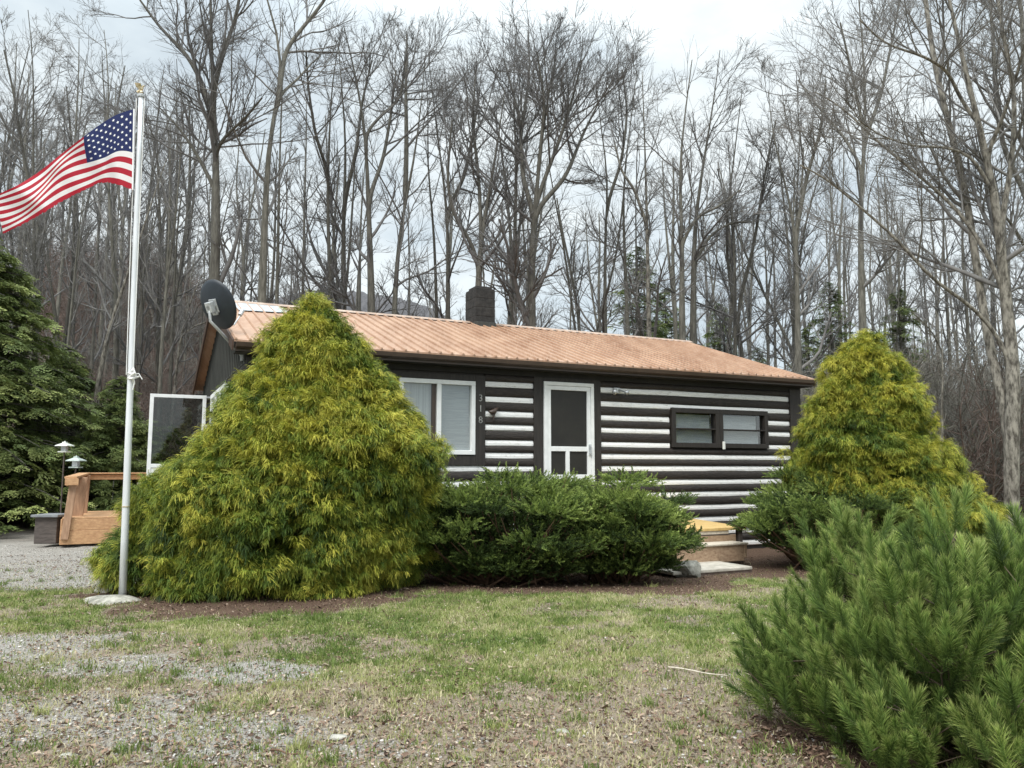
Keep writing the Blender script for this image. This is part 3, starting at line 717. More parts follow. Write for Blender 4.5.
q = MB(); cc = cl + V3(.05, -.05, 0)
rr = np.random.default_rng(3); pts = [cc + V3(*(rr.normal(0, 1, 3) * (.028, .02, .055))) for _ in range(26)]; q.tube(pts, .012, 6)
q.tube([cc, cc + V3(.03, 0, -.1), cc + V3(.01, 0, -.2)], .008, 6); q.tube([cc, cc + V3(.08, 0, .02), cc + V3(.13, .0, -.06)], .006, 6); q.build('coiled_rope', M['rope'], fp)
q = MB(); q.tube([PB + (PT - PB) * .17, PB + (PT - PB) * .172], .052, 16); q.build('pole_band', M['gold'], fp)

# flag cloth: hoist at the pole, blown to the side in waves
FY = PB[1]
top_c = [(133.5, 109), (116, 115), (98, 126), (80, 139.5), (60, 155), (40, 171), (18, 185), (-6, 196)]
bot_c = [(132, 190), (118, 184.5), (103, 182.5), (86, 189), (66, 199), (46, 211), (25, 223), (3, 234)]
def curve(c, u):
    t = np.linspace(0, 1, len(c)); x = np.array([a[0] for a in c], float); y = np.array([a[1] for a in c], float)
    for _ in range(1): pass
    uu = np.clip(u, 0, 1) * (len(c) - 1); i = np.clip(uu.astype(int), 0, len(c) - 2); f = uu - i
    def cr(a):
        p0 = a[np.clip(i - 1, 0, len(c) - 1)]; p1 = a[i]; p2 = a[i + 1]; p3 = a[np.clip(i + 2, 0, len(c) - 1)]
        return .5 * (2 * p1 + (p2 - p0) * f + (2 * p0 - 5 * p1 + 4 * p2 - p3) * f ** 2 + (3 * p1 - p0 - 3 * p2 + p3) * f ** 3)
    return cr(x), cr(y)
def flag_pt(u, v, off=0.0):
    u = np.asarray(u, float); v = np.asarray(v, float)
    tx, ty = curve(top_c, u); bx_, by_ = curve(bot_c, u)
    ve = v - .05 * np.sin(v * PI) * np.sin(u * 2.2)
    wob = 3.6 * np.sin(u * 11 - v * 2.8) * np.sin(v * PI) * np.clip(u * 4, 0, 1)
    px = tx * (1 - ve) + bx_ * ve + wob * .5; py = ty * (1 - ve) + by_ * ve + wob
    Y = FY + .02 + .16 * np.sin(u * 12.5 + v * 1.6) * np.clip(u * 2.2, .05, 1) - .12 * u + .05 * np.sin(u * 27 + v * 5) * np.clip(u * 2, 0, 1) + off
    r0 = (px - 512) / F; b = (384 - py) / F
    ry = cT - b * sT; rz = sT + b * cT; t = Y / ry
    return np.stack([r0 * t, Y, EYE + rz * t], -1)
nu, nv = 120, 78
U, Vv = np.meshgrid(np.linspace(0, 1, nu), np.linspace(0, 1, nv))
P = flag_pt(U, Vv)
# frayed lower edge
P[-1, :, 2] += rr.uniform(-.012, .012, nu)
fi = np.arange(nu * nv).reshape(nv, nu)
Q = np.stack([fi[:-1, :-1], fi[:-1, 1:], fi[1:, 1:], fi[1:, :-1]], -1).reshape(-1, 4)
def flagmat():
    m, nt, b = newmat('striped_flag_cloth')
    a = N(nt, 'ShaderNodeAttribute', attribute_name='cloth'); s = N(nt, 'ShaderNodeSeparateColor'); nt.links.new(a.outputs['Color'], s.inputs[0])
    def mth(op, x, y=None):
        q = N(nt, 'ShaderNodeMath', operation=op)
        for i, v in ((0, x), (1, y)):
            if v is None: continue
            if isinstance(v, (int, float)): q.inputs[i].default_value = v
            else: nt.links.new(v, q.inputs[i])
        return q.outputs[0]
    st = mth('MODULO', mth('FLOOR', mth('MULTIPLY', s.outputs[1], 12.999)), 2.0)
    c = mixc(nt, st, (.42, .012, .03), (.80, .78, .76))
    can = mth('MULTIPLY', mth('LESS_THAN', s.outputs[0], .40), mth('LESS_THAN', s.outputs[1], 7 / 13))
    c = mixc(nt, can, c, (.012, .022, .10))
    nt.links.new(c, b.inputs['Base Color']); b.inputs['Roughness'].default_value = .8
    t = N(nt, 'ShaderNodeBsdfTranslucent'); nt.links.new(c, t.inputs[0])
    x = N(nt, 'ShaderNodeMixShader'); x.inputs[0].default_value = .35
    nt.links.new(b.outputs[0], x.inputs[1]); nt.links.new(t.outputs[0], x.inputs[2]); nt.links.new(x.outputs[0], nt.nodes['Material Output'].inputs[0])
    return m
fl = npmesh('flag', P.reshape(-1, 3), [Q], flagmat(), None, np.stack([U, Vv, 0 * U, 1 + 0 * U], -1).reshape(-1, 4), 'cloth', True,
            label='striped red and white flag with a starred blue canton blowing from the pole', cat='flag')
sv = []; sf_ = []; n_ = 0
for r in range(9):
    for c in range(11):
        if (r + c) % 2: continue
        uc = .40 * (c + 1) / 12; vc = (7 / 13) * (r + 1) / 10
        for off in (-.006, .006):
            a = np.arange(10) * PI / 5 - PI / 2; rad = np.where(np.arange(10) % 2 == 0, .0225, .0225 * .42)
            uu = uc + rad * np.cos(a) / 1.8; vv = vc + rad * np.sin(a)
            pts = flag_pt(np.append(uu, uc), np.append(vv, vc), off)
            sv.append(pts); sf_.append(np.array([[10, k, (k + 1) % 10] for k in range(10)]) + n_); n_ += 11
M['star'] = mat('white_star_cloth', (.78, .78, .78), rough=.8)
npmesh('stars', np.concatenate(sv), [np.concatenate(sf_)], M['star'], fl)
q = MB(); hp = flag_pt(np.full(12, .004), np.linspace(0, 1, 12)); q.tube([p_ + V3(.012, 0, 0) for p_ in hp], .011, 6); q.build('hoist_band', M['star'], fl)

# ------------------------------------------------------------------ rocks
def rock(name, c, r, label, seed, m_='rock', cat='rock', sharp=1.0):
    rg = np.random.default_rng(seed); import bmesh
    bm = bmesh.new(); bmesh.ops.create_icosphere(bm, subdivisions=3, radius=1)
    dirs = rg.normal(size=(9, 3)); dirs /= np.linalg.norm(dirs, axis=1)[:, None]; lim = rg.uniform(.62, .9, 9)
    for v in bm.verts:
        p = np.array(v.co)
        for k in range(9):
            e = p @ dirs[k]
            if e > lim[k]: p = p - dirs[k] * (e - lim[k]) * sharp
        p = p * (1 + .03 * math.sin(p[0] * 9 + seed) + .025 * math.sin(p[1] * 13))
        v.co = (p[0] * r[0], p[1] * r[1], p[2] * r[2])
    me = bpy.data.meshes.new(name); bm.to_mesh(me); bm.free(); me.materials.append(M[m_])
    o = bpy.data.objects.new(name, me); o.location = tuple(map(float, c)); return link(o, None, label, cat)
g = gnd(690, 578, -.19); rock('rock', g + V3(0, .15, .10), (.27, .2, .20), 'grey wedge shaped rock leaning at the foot of the steps', 3, 'rockp')
g = gnd(106, 606, -.06); rock('flat_stone', g + V3(-.02, .08, .03), (.40, .30, .085), 'flat pale grey stone on the ground beside the flagpole foot', 5, 'rockp')
g = gnd(98, 594, -.06); rock('rock', g + V3(0, .1, .03), (.13, .1, .08), 'small round grey rock under the edge of the golden shrub by the flagpole', 8)
g = gnd(112, 592, -.06); rock('rock', g + V3(.12, .15, .02), (.20, .1, .05), 'low brown grey rock between the flagpole and the golden shrub', 9)
g = gnd(562, 734, 0); rock('rock', g + V3(0, 0, .005), (.055, .04, .03), 'fist sized whitish rock lying alone in the patchy lawn', 12, 'rockp')
g = gnd(865 / 2.56, 560 + 455 / 2.56, 0); rock('rock', g + V3(0, 0, .005), (.06, .04, .022), 'flat tan rock among the dead leaves of the patchy yard', 14, 'rock')
g = gnd(68, 758, 0); rock('rock', g + V3(0, 0, .01), (.07, .045, .025), 'flat cream rock in the gravel nearest the photographer', 15, 'rockp')
#SPLIT2

# ================================================================== GROUND COVER
def rot_z(n): a = R.uniform(0, 2 * PI, n); return a
def scatter_pts(n, y0, y1, dens, pw=1.0):
    Y = y0 + (y1 - y0) * R.random(n) ** pw; X = (R.random(n) * 2 - 1) * (Y * .84 + 1.4)
    g_, s_, m_ = masks(X, Y); k = R.random(n) < dens(g_, s_, m_, X, Y)
    return X[k], Y[k]
# grass blades
X, Y = scatter_pts(680000, 3.9, 15.5, lambda g, s, m, x, y: np.clip(s * 1.1 + .22, .0, 1) * (1 - .93 * np.maximum(m, g * .8)) * np.clip(1.25 - y * .035, .3, 1), 1.25)
n = len(X); Z = gz(X, Y)
# some blades gather in clumps
nc = 900
ci = R.integers(0, n, nc); own = R.integers(0, nc, 34000); X = np.concatenate([X, X[ci][own] + R.normal(0, .035, 34000)]); Y = np.concatenate([Y, Y[ci][own] + R.normal(0, .03, 34000)]); n2_ = n; n = len(X); Z = gz(X, Y)
hgt = R.uniform(.012, .040, n); hgt[n2_:] *= 1.7; hgt = hgt * (1 + .5 * R.random(n)); a = R.uniform(0, 2 * PI, n); ln = R.uniform(.1, 1.1, n) * hgt
wd = R.uniform(.0022, .0042, n); b = R.uniform(0, 2 * PI, n)
base = np.stack([X, Y, Z - .004], -1); side = np.stack([np.cos(b), np.sin(b), 0 * b], -1) * wd[:, None]
tipv = base + np.stack([np.cos(a) * ln, np.sin(a) * ln, hgt], -1); mid = base + np.stack([np.cos(a) * ln * .3, np.sin(a) * ln * .3, hgt * .6], -1)
Vg = np.stack([base - side, base + side, mid + side * .8, mid - side * .8, tipv], 1)
Fq = np.array([[0, 1, 2, 3]]); Ft = np.array([[3, 2, 4]]); o_ = (np.arange(n) * 5)[:, None, None]
tone = np.clip(.31 + .95 * (fbm(X * 1.7, Y * 1.7, 4, 41) - .5) * 2 + R.normal(0, .24, n) + .35 * (R.random(n) < .30) + .22 * sstep(7.4, 5.6, Y), 0, 1)
tone[n2_:] = np.clip(R.normal(.18, .1, n - n2_) + .5 * (own % 4 == 0), 0, 1)
at = np.stack([tone, R.random(n), 0 * tone, 1 + 0 * tone], -1)
npmesh('grass', Vg.reshape(-1, 3), [(Fq[None] + o_).reshape(-1, 4), (Ft[None] + o_).reshape(-1, 3)], M['grassb'], None, np.repeat(at, 5, 0), kind='stuff')
# dead leaves
def leaf_t(seed):
    rg = np.random.default_rng(seed); t = []
    pts = np.array([[-1, 0, .1], [-.45, .42, .22], [.35, .38, .3], [1, 0, .05], [.3, -.4, .25], [-.5, -.38, .2], [0, 0, 0]]) * .5
    pts[:, 2] *= rg.uniform(-.4, 1.6); pts += rg.normal(0, .05, pts.shape)
    return pts, np.array([[6, i, (i + 1) % 6] for i in range(6)]), rg.normal(0, .05, 7)
LT = [leaf_t(i) for i in range(6)]
X, Y = scatter_pts(300000, 3.9, 17, lambda g, s, m, x, y: np.clip(.22 + .6 * sstep(7.6, 5.2, y) * (1 - s * .6) + .4 * m + .10 * g + .6 * sstep(.5, .62, fbm(x * 1.9, y * 1.9, 3, 77)), 0, 1) * .55, 1.3)
n = len(X); pos = np.stack([X, Y, gz(X, Y) + R.uniform(.002, .016, n)], -1)
a = R.uniform(0, 2 * PI, n); tl = R.normal(0, .35, (n, 2))
zz = np.stack([tl[:, 0], tl[:, 1], np.ones(n)], -1); zz /= np.linalg.norm(zz, axis=1)[:, None]
xx = np.stack([np.cos(a), np.sin(a), 0 * a], -1); yy = np.cross(zz, xx); yy /= np.linalg.norm(yy, axis=1)[:, None]; xx = np.cross(yy, zz)
_, _, m_ = masks(X, Y)
V_, F_, A_ = scatter(LT, pos, xx, yy, zz, R.uniform(.010, .034, n) * np.where(R.random(n) < .10, 1.9, 1), np.stack([np.clip(R.normal(.40, .31, n) - .2 * m_, 0, 1), R.random(n)], -1))
npmesh('dead_leaves', V_, F_, M['leaflit'], None, A_, kind='stuff')
# gravel
def stone_t(seed):
    rg = np.random.default_rng(seed); g = (1 + 5 ** .5) / 2
    v = np.array([(-1, g, 0), (1, g, 0), (-1, -g, 0), (1, -g, 0), (0, -1, g), (0, 1, g), (0, -1, -g), (0, 1, -g), (g, 0, -1), (g, 0, 1), (-g, 0, -1), (-g, 0, 1)]) / 1.9
    f = np.array([(0, 11, 5), (0, 5, 1), (0, 1, 7), (0, 7, 10), (0, 10, 11), (1, 5, 9), (5, 11, 4), (11, 10, 2), (10, 7, 6), (7, 1, 8), (3, 9, 4), (3, 4, 2), (3, 2, 6), (3, 6, 8), (3, 8, 9), (4, 9, 5), (2, 4, 11), (6, 2, 10), (8, 6, 7), (9, 8, 1)])
    return v * rg.uniform(.6, 1, 3) * np.array([.5, .5, .32]) + rg.normal(0, .05, v.shape), f, np.zeros(12)
ST = [stone_t(i) for i in range(6)]
X, Y = scatter_pts(130000, 3.9, 19, lambda g, s, m, x, y: np.clip(g * 1.05 + .10 * (y < 9), 0, 1) * np.where(y > 10, .8, .62), 1.3)
n = len(X); pos = np.stack([X, Y, gz(X, Y) + .002], -1); a = R.uniform(0, 2 * PI, n); xx = np.stack([np.cos(a), np.sin(a), 0 * a], -1); yy = np.stack([-np.sin(a), np.cos(a), 0 * a], -1); zz = np.tile([0, 0, 1.], (n, 1))
V_, F_, A_ = scatter(ST, pos, xx, yy, zz, R.uniform(.010, .034, n) * np.where(R.random(n) < .05, 1.8, 1), np.stack([np.clip(R.normal(.5, .25, n), 0, 1), R.random(n)], -1))
npmesh('gravel', V_, F_, M['pebble'], None, A_, kind='stuff')
for (a_, b_, lab) in (((668, 669), (728, 678), 'long thin pale stick lying on the greener lawn'), ((270, 753), (300, 757), 'short dark twig lying among the dead leaves of the patchy yard')):
    p, q_ = gnd(*a_), gnd(*b_); mb = MB(); mm = (p + q_) / 2
    pts = [p + (q_ - p) * t + V3(0, math.sin(t * 7) * .02, .016) for t in np.linspace(0, 1, 8)]
    mb.tube(pts, [.006, .007, .006, .006, .005, .005, .004, .002], 6); mb.build('stick', M['edge'] if 'pale' in lab else M['stem'], None, label=lab, cat='stick')

# ================================================================== SHRUBS
def thread_t(seed):
    """a drooping fountain of thread-like shoots, growing from the origin towards +x"""
    rg = np.random.default_rng(seed); V = []; Fq = []; C = []
    def strand(p, dirv, ln, droop, c0, c1, n, wd):
        prev = None; b0 = len(V); perp = np.cross(dirv, [0, 0, 1.]); perp /= np.linalg.norm(perp) + 1e-9
        out = []
        for i in range(n + 1):
            t = i / n; q = p + dirv * ln * t + V3(0, 0, -droop * ln * t * t); out.append(q)
            ww = wd * (1 - .6 * t)
            V.append(q - perp * ww); V.append(q + perp * ww); C.extend([c0 + (c1 - c0) * t] * 2)
        for i in range(n): Fq.append((b0 + 2 * i, b0 + 2 * i + 1, b0 + 2 * i + 3, b0 + 2 * i + 2))
        return out
    for k in range(9):
        a = rg.normal(0, 1.3); dz = rg.uniform(-.5, 1.4); dv = V3(math.cos(a), math.sin(a), dz); ln = rg.uniform(.04, .10)
        pts = strand(V3(0, rg.normal(0, .02), 0), dv, ln, rg.uniform(-.35, .95), -.2, .28, 3, .0042)
        for i in (1, 2, 3):
            for sgn in (-1, 1):
                a2 = a + sgn * rg.uniform(.3, .9); strand(pts[i], V3(math.cos(a2), math.sin(a2), rg.uniform(-.6, .2)), rg.uniform(.025, .065), rg.uniform(.1, 1.3), .05, .38, 2, .0034)
    return np.array(V), np.array(Fq), np.array(C)
TT = [thread_t(i) for i in range(5)]
def profile_shrub(name, Y0, prof, ctr, rows_, seed, ntuft, label, cat, ryk=1.0, hue=0, back=.5):
    global R
    R = np.random.default_rng(seed)
    # prof rows: pixel height, left and right edge -> real height, centre and radius at the shrub's own distance
    z = np.array([atY(512, p[0], Y0)[2] for p in prof]); xl = np.array([atY(p[1], p[0], Y0)[0] for p in prof]); xr = np.array([atY(p[2], p[0], Y0)[0] for p in prof])
    o = np.argsort(z); z, xl, xr = z[o], xl[o], xr[o]; cx = (xl + xr) / 2; rx = (xr - xl) / 2 - .21
    base = V3(ctr[0], Y0, height(ctr[0], Y0)); e = empty(name, base, 0, label, cat)
    zt, zb = z[-1], max(z[0], base[2] + .05)
    lob = []; tries = 0
    while len(lob) < rows_ and tries < 20000:
        tries += 1; zz = R.uniform(zb, zt - .12); r = np.interp(zz, z, rx)
        if R.random() > (r + .35) / (rx.max() + .35): continue
        ph = R.uniform(0, 2 * PI)
        if math.sin(ph) > .3 and R.random() > back: continue
        rl = R.uniform(.13, .44) * min(1, .45 + r / 1.5)
        rr_ = max(r - rl * R.uniform(.45, 1.3) - .02, .02); rr_ = max(.02, rr_ + (.09 * math.sin(zz * 5.5 + ph * 1.7 + seed) + .07 * math.sin(ph * 4 + zz * 2.3)) * min(1, r)); c = V3(np.interp(zz, z, cx) + math.cos(ph) * rr_, Y0 + math.sin(ph) * rr_ * ryk, zz)
        lob.append((c, rl, ph, R.normal(0, .14)))
    lob += [(V3(np.interp(zt - .2, z, cx) + dx, Y0, zt - .26 - dd), .20, 0, .1) for dx, dd in ((0, 0), (-.12, .2), (.14, .15))]
    per = ntuft // len(lob); P_, AX, T_ = [], [], []
    for c, rl, ph, hu in lob:
        k = int(per * (rl / .35) ** 1.6) + 6
        D = R.normal(size=(k, 3)); D /= np.linalg.norm(D, axis=1)[:, None]
        out = V3(math.cos(ph), math.sin(ph), .45); D = D + out * .75; D /= np.linalg.norm(D, axis=1)[:, None]
        rad = rl * R.uniform(.55, 1.0, k)
        P_.append(c + D * rad[:, None] * np.array([1.05, 1.05, .72])); AX.append(D)
        hh = (c[2] - zb) / (zt - zb)
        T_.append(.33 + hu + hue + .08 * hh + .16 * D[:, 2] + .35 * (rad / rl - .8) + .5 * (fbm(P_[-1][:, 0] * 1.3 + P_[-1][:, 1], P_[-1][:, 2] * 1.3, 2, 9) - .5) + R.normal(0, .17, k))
    # stray shoots that break the outline
    for _ in range(240):
        zz = R.uniform(zb + .3, zt - .05); ph = R.uniform(0, 2 * PI); rr_ = np.interp(zz, z, rx) * R.uniform(.98, 1.05) + R.uniform(-.05, .10); kk = R.integers(2, 6)
        P_.append(V3(np.interp(zz, z, cx) + math.cos(ph) * rr_, Y0 + math.sin(ph) * rr_ * ryk, zz) + R.normal(0, .045, (kk, 3))); AX.append(np.tile([math.cos(ph), math.sin(ph), .75], (kk, 1))); T_.append(R.normal(.62, .15, kk))
    # inner, greener growth
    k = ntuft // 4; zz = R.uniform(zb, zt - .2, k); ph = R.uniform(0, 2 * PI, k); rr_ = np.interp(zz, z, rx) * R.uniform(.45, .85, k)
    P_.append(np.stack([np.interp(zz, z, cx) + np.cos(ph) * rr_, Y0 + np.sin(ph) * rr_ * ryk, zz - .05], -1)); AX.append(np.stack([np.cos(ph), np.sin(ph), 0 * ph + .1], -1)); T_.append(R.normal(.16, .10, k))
    P_ = np.concatenate(P_); AX = np.concatenate(AX); T_ = np.concatenate(T_)
    keep = (P_[:, 2] > height(P_[:, 0], P_[:, 1]) + .06) & ~((abs(P_[:, 0] + 5.05) < .40) & (P_[:, 1] < 10.45)) & ~((P_[:, 0] < -4.75) & (P_[:, 1] < 10.15)); P_, AX, T_ = P_[keep], AX[keep], T_[keep]
    yaw = np.arctan2(AX[:, 1], AX[:, 0]) + R.normal(0, .85, len(P_)); n = len(P_)
    tilt = np.clip(AX[:, 2], -.3, .8) * .7 + .15 + R.normal(0, .3, n)
    X_ = np.stack([np.cos(yaw) * np.cos(tilt), np.sin(yaw) * np.cos(tilt), np.sin(tilt)], -1); Yb = np.stack([-np.sin(yaw), np.cos(yaw), 0 * yaw], -1); Zb = np.cross(X_, Yb)
    V_, F_, A_ = scatter(TT, P_, X_, Yb, Zb, R.uniform(.75, 1.3, n), np.stack([T_, R.random(n)], -1))
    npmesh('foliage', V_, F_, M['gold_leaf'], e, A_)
    # trunk and limbs
    P0 = []; R0 = []
    cxb = np.interp(zb, z, cx); tp = V3(np.interp(zt, z, cx), Y0, zt - .35)
    for (c, rl, ph, hu) in lob[::1]:
        a0 = V3(cxb, Y0, base[2] + .1 + R.random() * max(.1, c[2] - base[2]) * .6); ts = np.linspace(0, 1, 6)[:, None]
        mid_ = a0 * (1 - ts) + c * ts + np.array([0, 0, 1.]) * (-(ts * (1 - ts)) * .3); P0.append(mid_); R0.append(np.linspace(.028, .008, 6))
    ts = np.linspace(0, 1, 6)[:, None]; P0.append(V3(cxb, Y0, base[2] - .1) * (1 - ts) + tp * ts); R0.append(np.linspace(.10, .02, 6))
    v, q = tubes(np.array(P0), np.array(R0), 5); npmesh('trunk', v, [q], M['stem'], e)
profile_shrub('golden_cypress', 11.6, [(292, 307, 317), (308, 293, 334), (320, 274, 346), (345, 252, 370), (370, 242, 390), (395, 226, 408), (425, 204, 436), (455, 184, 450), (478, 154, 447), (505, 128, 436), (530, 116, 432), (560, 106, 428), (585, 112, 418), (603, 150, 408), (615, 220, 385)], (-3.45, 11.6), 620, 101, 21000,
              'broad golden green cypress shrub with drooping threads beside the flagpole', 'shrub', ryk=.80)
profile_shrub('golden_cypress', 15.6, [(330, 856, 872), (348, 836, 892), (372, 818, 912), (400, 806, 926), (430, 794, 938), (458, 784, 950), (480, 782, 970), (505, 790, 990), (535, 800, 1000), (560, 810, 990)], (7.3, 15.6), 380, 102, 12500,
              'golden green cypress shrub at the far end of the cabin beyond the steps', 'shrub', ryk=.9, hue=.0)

def plume_t(seed, n=36, L_=.17, ll=.036, wd=.0052, ang=.6):
    rg = np.random.default_rng(seed); V = []; Fs = []; C = []
    for i in range(n):
        t = (i + .5) / n; a = rg.uniform(0, 2 * PI); p = V3(L_ * t, 0, .03 * math.sin(t * 3)); e_ = ang * (1.15 - .6 * t)
        dv = V3(math.cos(e_), math.sin(e_) * math.cos(a), math.sin(e_) * math.sin(a)); s_ = np.cross(dv, rg.normal(size=3)); s_ /= np.linalg.norm(s_)
        l_ = ll * rg.uniform(.7, 1.2) * (1.25 - .5 * t); b = len(V)
        V += [p, p + dv * l_ * .5 + s_ * wd, p + dv * l_, p + dv * l_ * .5 - s_ * wd]; Fs.append((b, b + 1, b + 2, b + 3)); C += [-.25 + .2 * t, -.05 + .25 * t, .15 + .3 * t, -.05 + .25 * t]
    return np.array(V), np.array(Fs), np.array(C)
JT = [plume_t(i) for i in range(5)]
def juniper(c, rx, ry, ztop, zlow, seed, nlob, label, ntuft, skew=0.0, open_=.0):
    global R
    R = np.random.default_rng(seed); zg = float(height(c[0], c[1])); e = empty('juniper_bush', (c[0], c[1], zg), 0, label, 'bush')
    lob = []
    for i in range(nlob):
        h = R.random() ** 1.1; ph = R.uniform(0, 2 * PI)
        prof_ = math.sqrt(max(0, 1 - (2 * max(h, .35) - .9) ** 2 * .72)) if h > .3 else .72 + h * .75
        rr_ = prof_ * R.uniform(.74, 1.05) if h < .85 else R.uniform(0, .75)
        if math.sin(ph) > .2 and R.random() < .35: continue
        rr_ *= .9 if h < .3 else 1; zz = zlow + h * (ztop - zlow) * (1 + .12 * math.sin(ph * 3 + seed) + .08 * math.sin(ph * 7)) + R.normal(0, .04) + skew * math.cos(ph) * rr_
        lob.append((V3(c[0] + math.cos(ph) * rx * rr_, c[1] + math.sin(ph) * ry * rr_, zz), R.uniform(.14, .30), ph, R.normal(0, .16), h))
    P_, AX, T_ = [], [], []; per = ntuft // len(lob)
    for cc, rl, ph, hu, h in lob:
        k = int(per * (rl / .25) ** 1.7) + 5; D = R.normal(size=(k, 3)); D[:, 2] = np.abs(D[:, 2]) * .9 - .15; D += V3(math.cos(ph), math.sin(ph), .2) * .8; D /= np.linalg.norm(D, axis=1)[:, None]
        rad = rl * R.uniform(.35, 1, k); P_.append(cc + D * rad[:, None] * np.array([1.5, 1.5, .5])); AX.append(D * np.array([1, 1, .6]) + np.array([0, 0, .25]) + R.normal(0, .25, (k, 3)))
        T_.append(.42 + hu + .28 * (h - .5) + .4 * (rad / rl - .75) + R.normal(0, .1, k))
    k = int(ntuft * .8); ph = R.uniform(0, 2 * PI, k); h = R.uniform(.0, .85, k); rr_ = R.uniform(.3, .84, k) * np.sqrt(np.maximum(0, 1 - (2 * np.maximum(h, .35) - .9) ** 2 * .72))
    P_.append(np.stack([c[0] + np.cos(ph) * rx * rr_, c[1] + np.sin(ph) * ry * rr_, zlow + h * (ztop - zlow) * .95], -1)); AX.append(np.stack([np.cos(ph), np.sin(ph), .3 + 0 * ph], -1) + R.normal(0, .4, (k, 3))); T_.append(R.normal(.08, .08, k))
    P_ = np.concatenate(P_); AX = np.concatenate(AX); T_ = np.concatenate(T_)
    keep = P_[:, 2] > zg + .05; P_, AX, T_ = P_[keep], AX[keep], T_[keep]
    X_, Y_, Z_ = basis(AX, R.uniform(0, 6.28, len(AX))); n = len(P_)
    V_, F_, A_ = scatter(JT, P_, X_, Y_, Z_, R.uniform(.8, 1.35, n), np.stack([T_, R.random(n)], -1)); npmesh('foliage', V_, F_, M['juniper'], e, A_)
    P0 = []; R0 = []
    for cc, rl, ph, hu, h in lob + lob[:len(lob) // 2]:
        ts = np.linspace(0, 1, 6)[:, None]; a0 = V3(c[0] + R.normal(0, rx * .16), c[1] + R.normal(0, ry * .16), zg - .05); tgt = cc + R.normal(0, .1, 3)
        P0.append(a0 * (1 - ts) + tgt * ts + ts * (1 - ts) * np.array([math.cos(ph) * .5, math.sin(ph) * .5, -.25]) + R.normal(0, .015, (6, 3))); R0.append(np.linspace(.022, .005, 6))
    v, q = tubes(np.array(P0), np.array(R0), 5); npmesh('stems', v, [q], M['stem'], e)
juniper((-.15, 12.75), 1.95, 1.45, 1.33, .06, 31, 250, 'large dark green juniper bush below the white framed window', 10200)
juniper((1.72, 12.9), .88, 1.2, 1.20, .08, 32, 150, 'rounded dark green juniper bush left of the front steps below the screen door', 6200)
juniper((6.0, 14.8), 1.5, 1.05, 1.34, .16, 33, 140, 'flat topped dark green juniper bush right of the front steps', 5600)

# pine shrub close to the camera
def pine_t(seed):
    rg = np.random.default_rng(seed); V = []; Fs = []; C = []; L_ = .22
    for i in range(150):
        t = (i / 150) ** .85; a = i * 2.399 + rg.normal(0, .2); p = V3(L_ * t, 0, 0); e_ = rg.uniform(.45, .85) * (1.15 - .75 * t ** 3)
        dv = V3(math.cos(e_), math.sin(e_) * math.cos(a), math.sin(e_) * math.sin(a)); s_ = np.cross(dv, rg.normal(size=3)); s_ /= np.linalg.norm(s_)
        l_ = rg.uniform(.055, .085) * (.75 if t > .9 else 1); b = len(V)
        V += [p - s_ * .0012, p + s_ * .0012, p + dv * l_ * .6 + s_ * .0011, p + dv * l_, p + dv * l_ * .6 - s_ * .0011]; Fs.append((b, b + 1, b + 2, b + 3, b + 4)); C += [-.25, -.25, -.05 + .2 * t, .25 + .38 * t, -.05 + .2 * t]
    return np.array(V), np.array(Fs), np.array(C)
PTm = [pine_t(i) for i in range(4)]
R = np.random.default_rng(55)
pc = PN; zg = float(height(pc[0], pc[1])); e = empty('pine_shrub', (pc[0], pc[1], zg), 0, 'bushy young pine shrub with long upright needles on the lawn near the camera', 'shrub')
P_, AX, T_, BR, BR2 = [], [], [], [], []
def shoot(p, ax, t): P_.append(p); AX.append(ax); T_.append(t)
nmain = 250
for i in range(nmain):
    ph = R.uniform(0, 2 * PI); el = math.acos(R.uniform(-.12, 1)) ; dirh = V3(math.cos(ph) * math.sin(el), math.sin(ph) * math.sin(el), math.cos(el))
    lump = 1 + .16 * math.sin(ph * 3 + 1) * math.sin(el) + .10 * math.sin(ph * 5 + el * 4)
    tip = V3(pc[0], pc[1], zg + .10) + dirh * np.array([1.10, 1.0, 1.03]) * lump * R.uniform(.80, 1.02); tip[2] += .05 * R.random()
    tip[2] = max(tip[2], zg + .09 + .08 * R.random())
    a0 = V3(pc[0], pc[1], zg) + R.normal(0, .06, 3) * np.array([1, 1, 0]); ts = np.linspace(0, 1, 8)[:, None]
    path = a0 * (1 - ts) + tip * ts + ts * (1 - ts) * np.array([dirh[0] * .5, dirh[1] * .5, -.30]) + R.normal(0, .008, (8, 3)); BR.append(path)
    tone = R.normal(.33, .17)
    tdir = path[-1] - path[-2]; tdir = tdir / np.linalg.norm(tdir) * .7 + np.array([0, 0, .8])
    tdir = tdir + R.normal(0, .22, 3); shoot(tip, tdir, tone + .12)
    for _q in range(3): shoot(tip - tdir * .05 + R.normal(0, .035, 3), tdir + R.normal(0, .45, 3), tone + .08)
    for j in range(R.integers(7, 11)):
        f = R.uniform(.5, .98); q_ = path[0] * 0; k = f * 7; i0 = int(k); q_ = path[i0] * (1 - (k - i0)) + path[min(7, i0 + 1)] * (k - i0)
        sd_ = R.normal(size=3); sd_ -= tdir * (sd_ @ tdir) / (tdir @ tdir); sd_ /= np.linalg.norm(sd_); ext = R.uniform(.05, .22)
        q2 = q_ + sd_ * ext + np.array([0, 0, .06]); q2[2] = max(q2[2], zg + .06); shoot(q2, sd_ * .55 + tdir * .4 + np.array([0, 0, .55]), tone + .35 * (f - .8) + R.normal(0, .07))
        tt = np.linspace(0, 1, 8)[:, None]; BR2.append(q_ * (1 - tt) + q2 * tt)
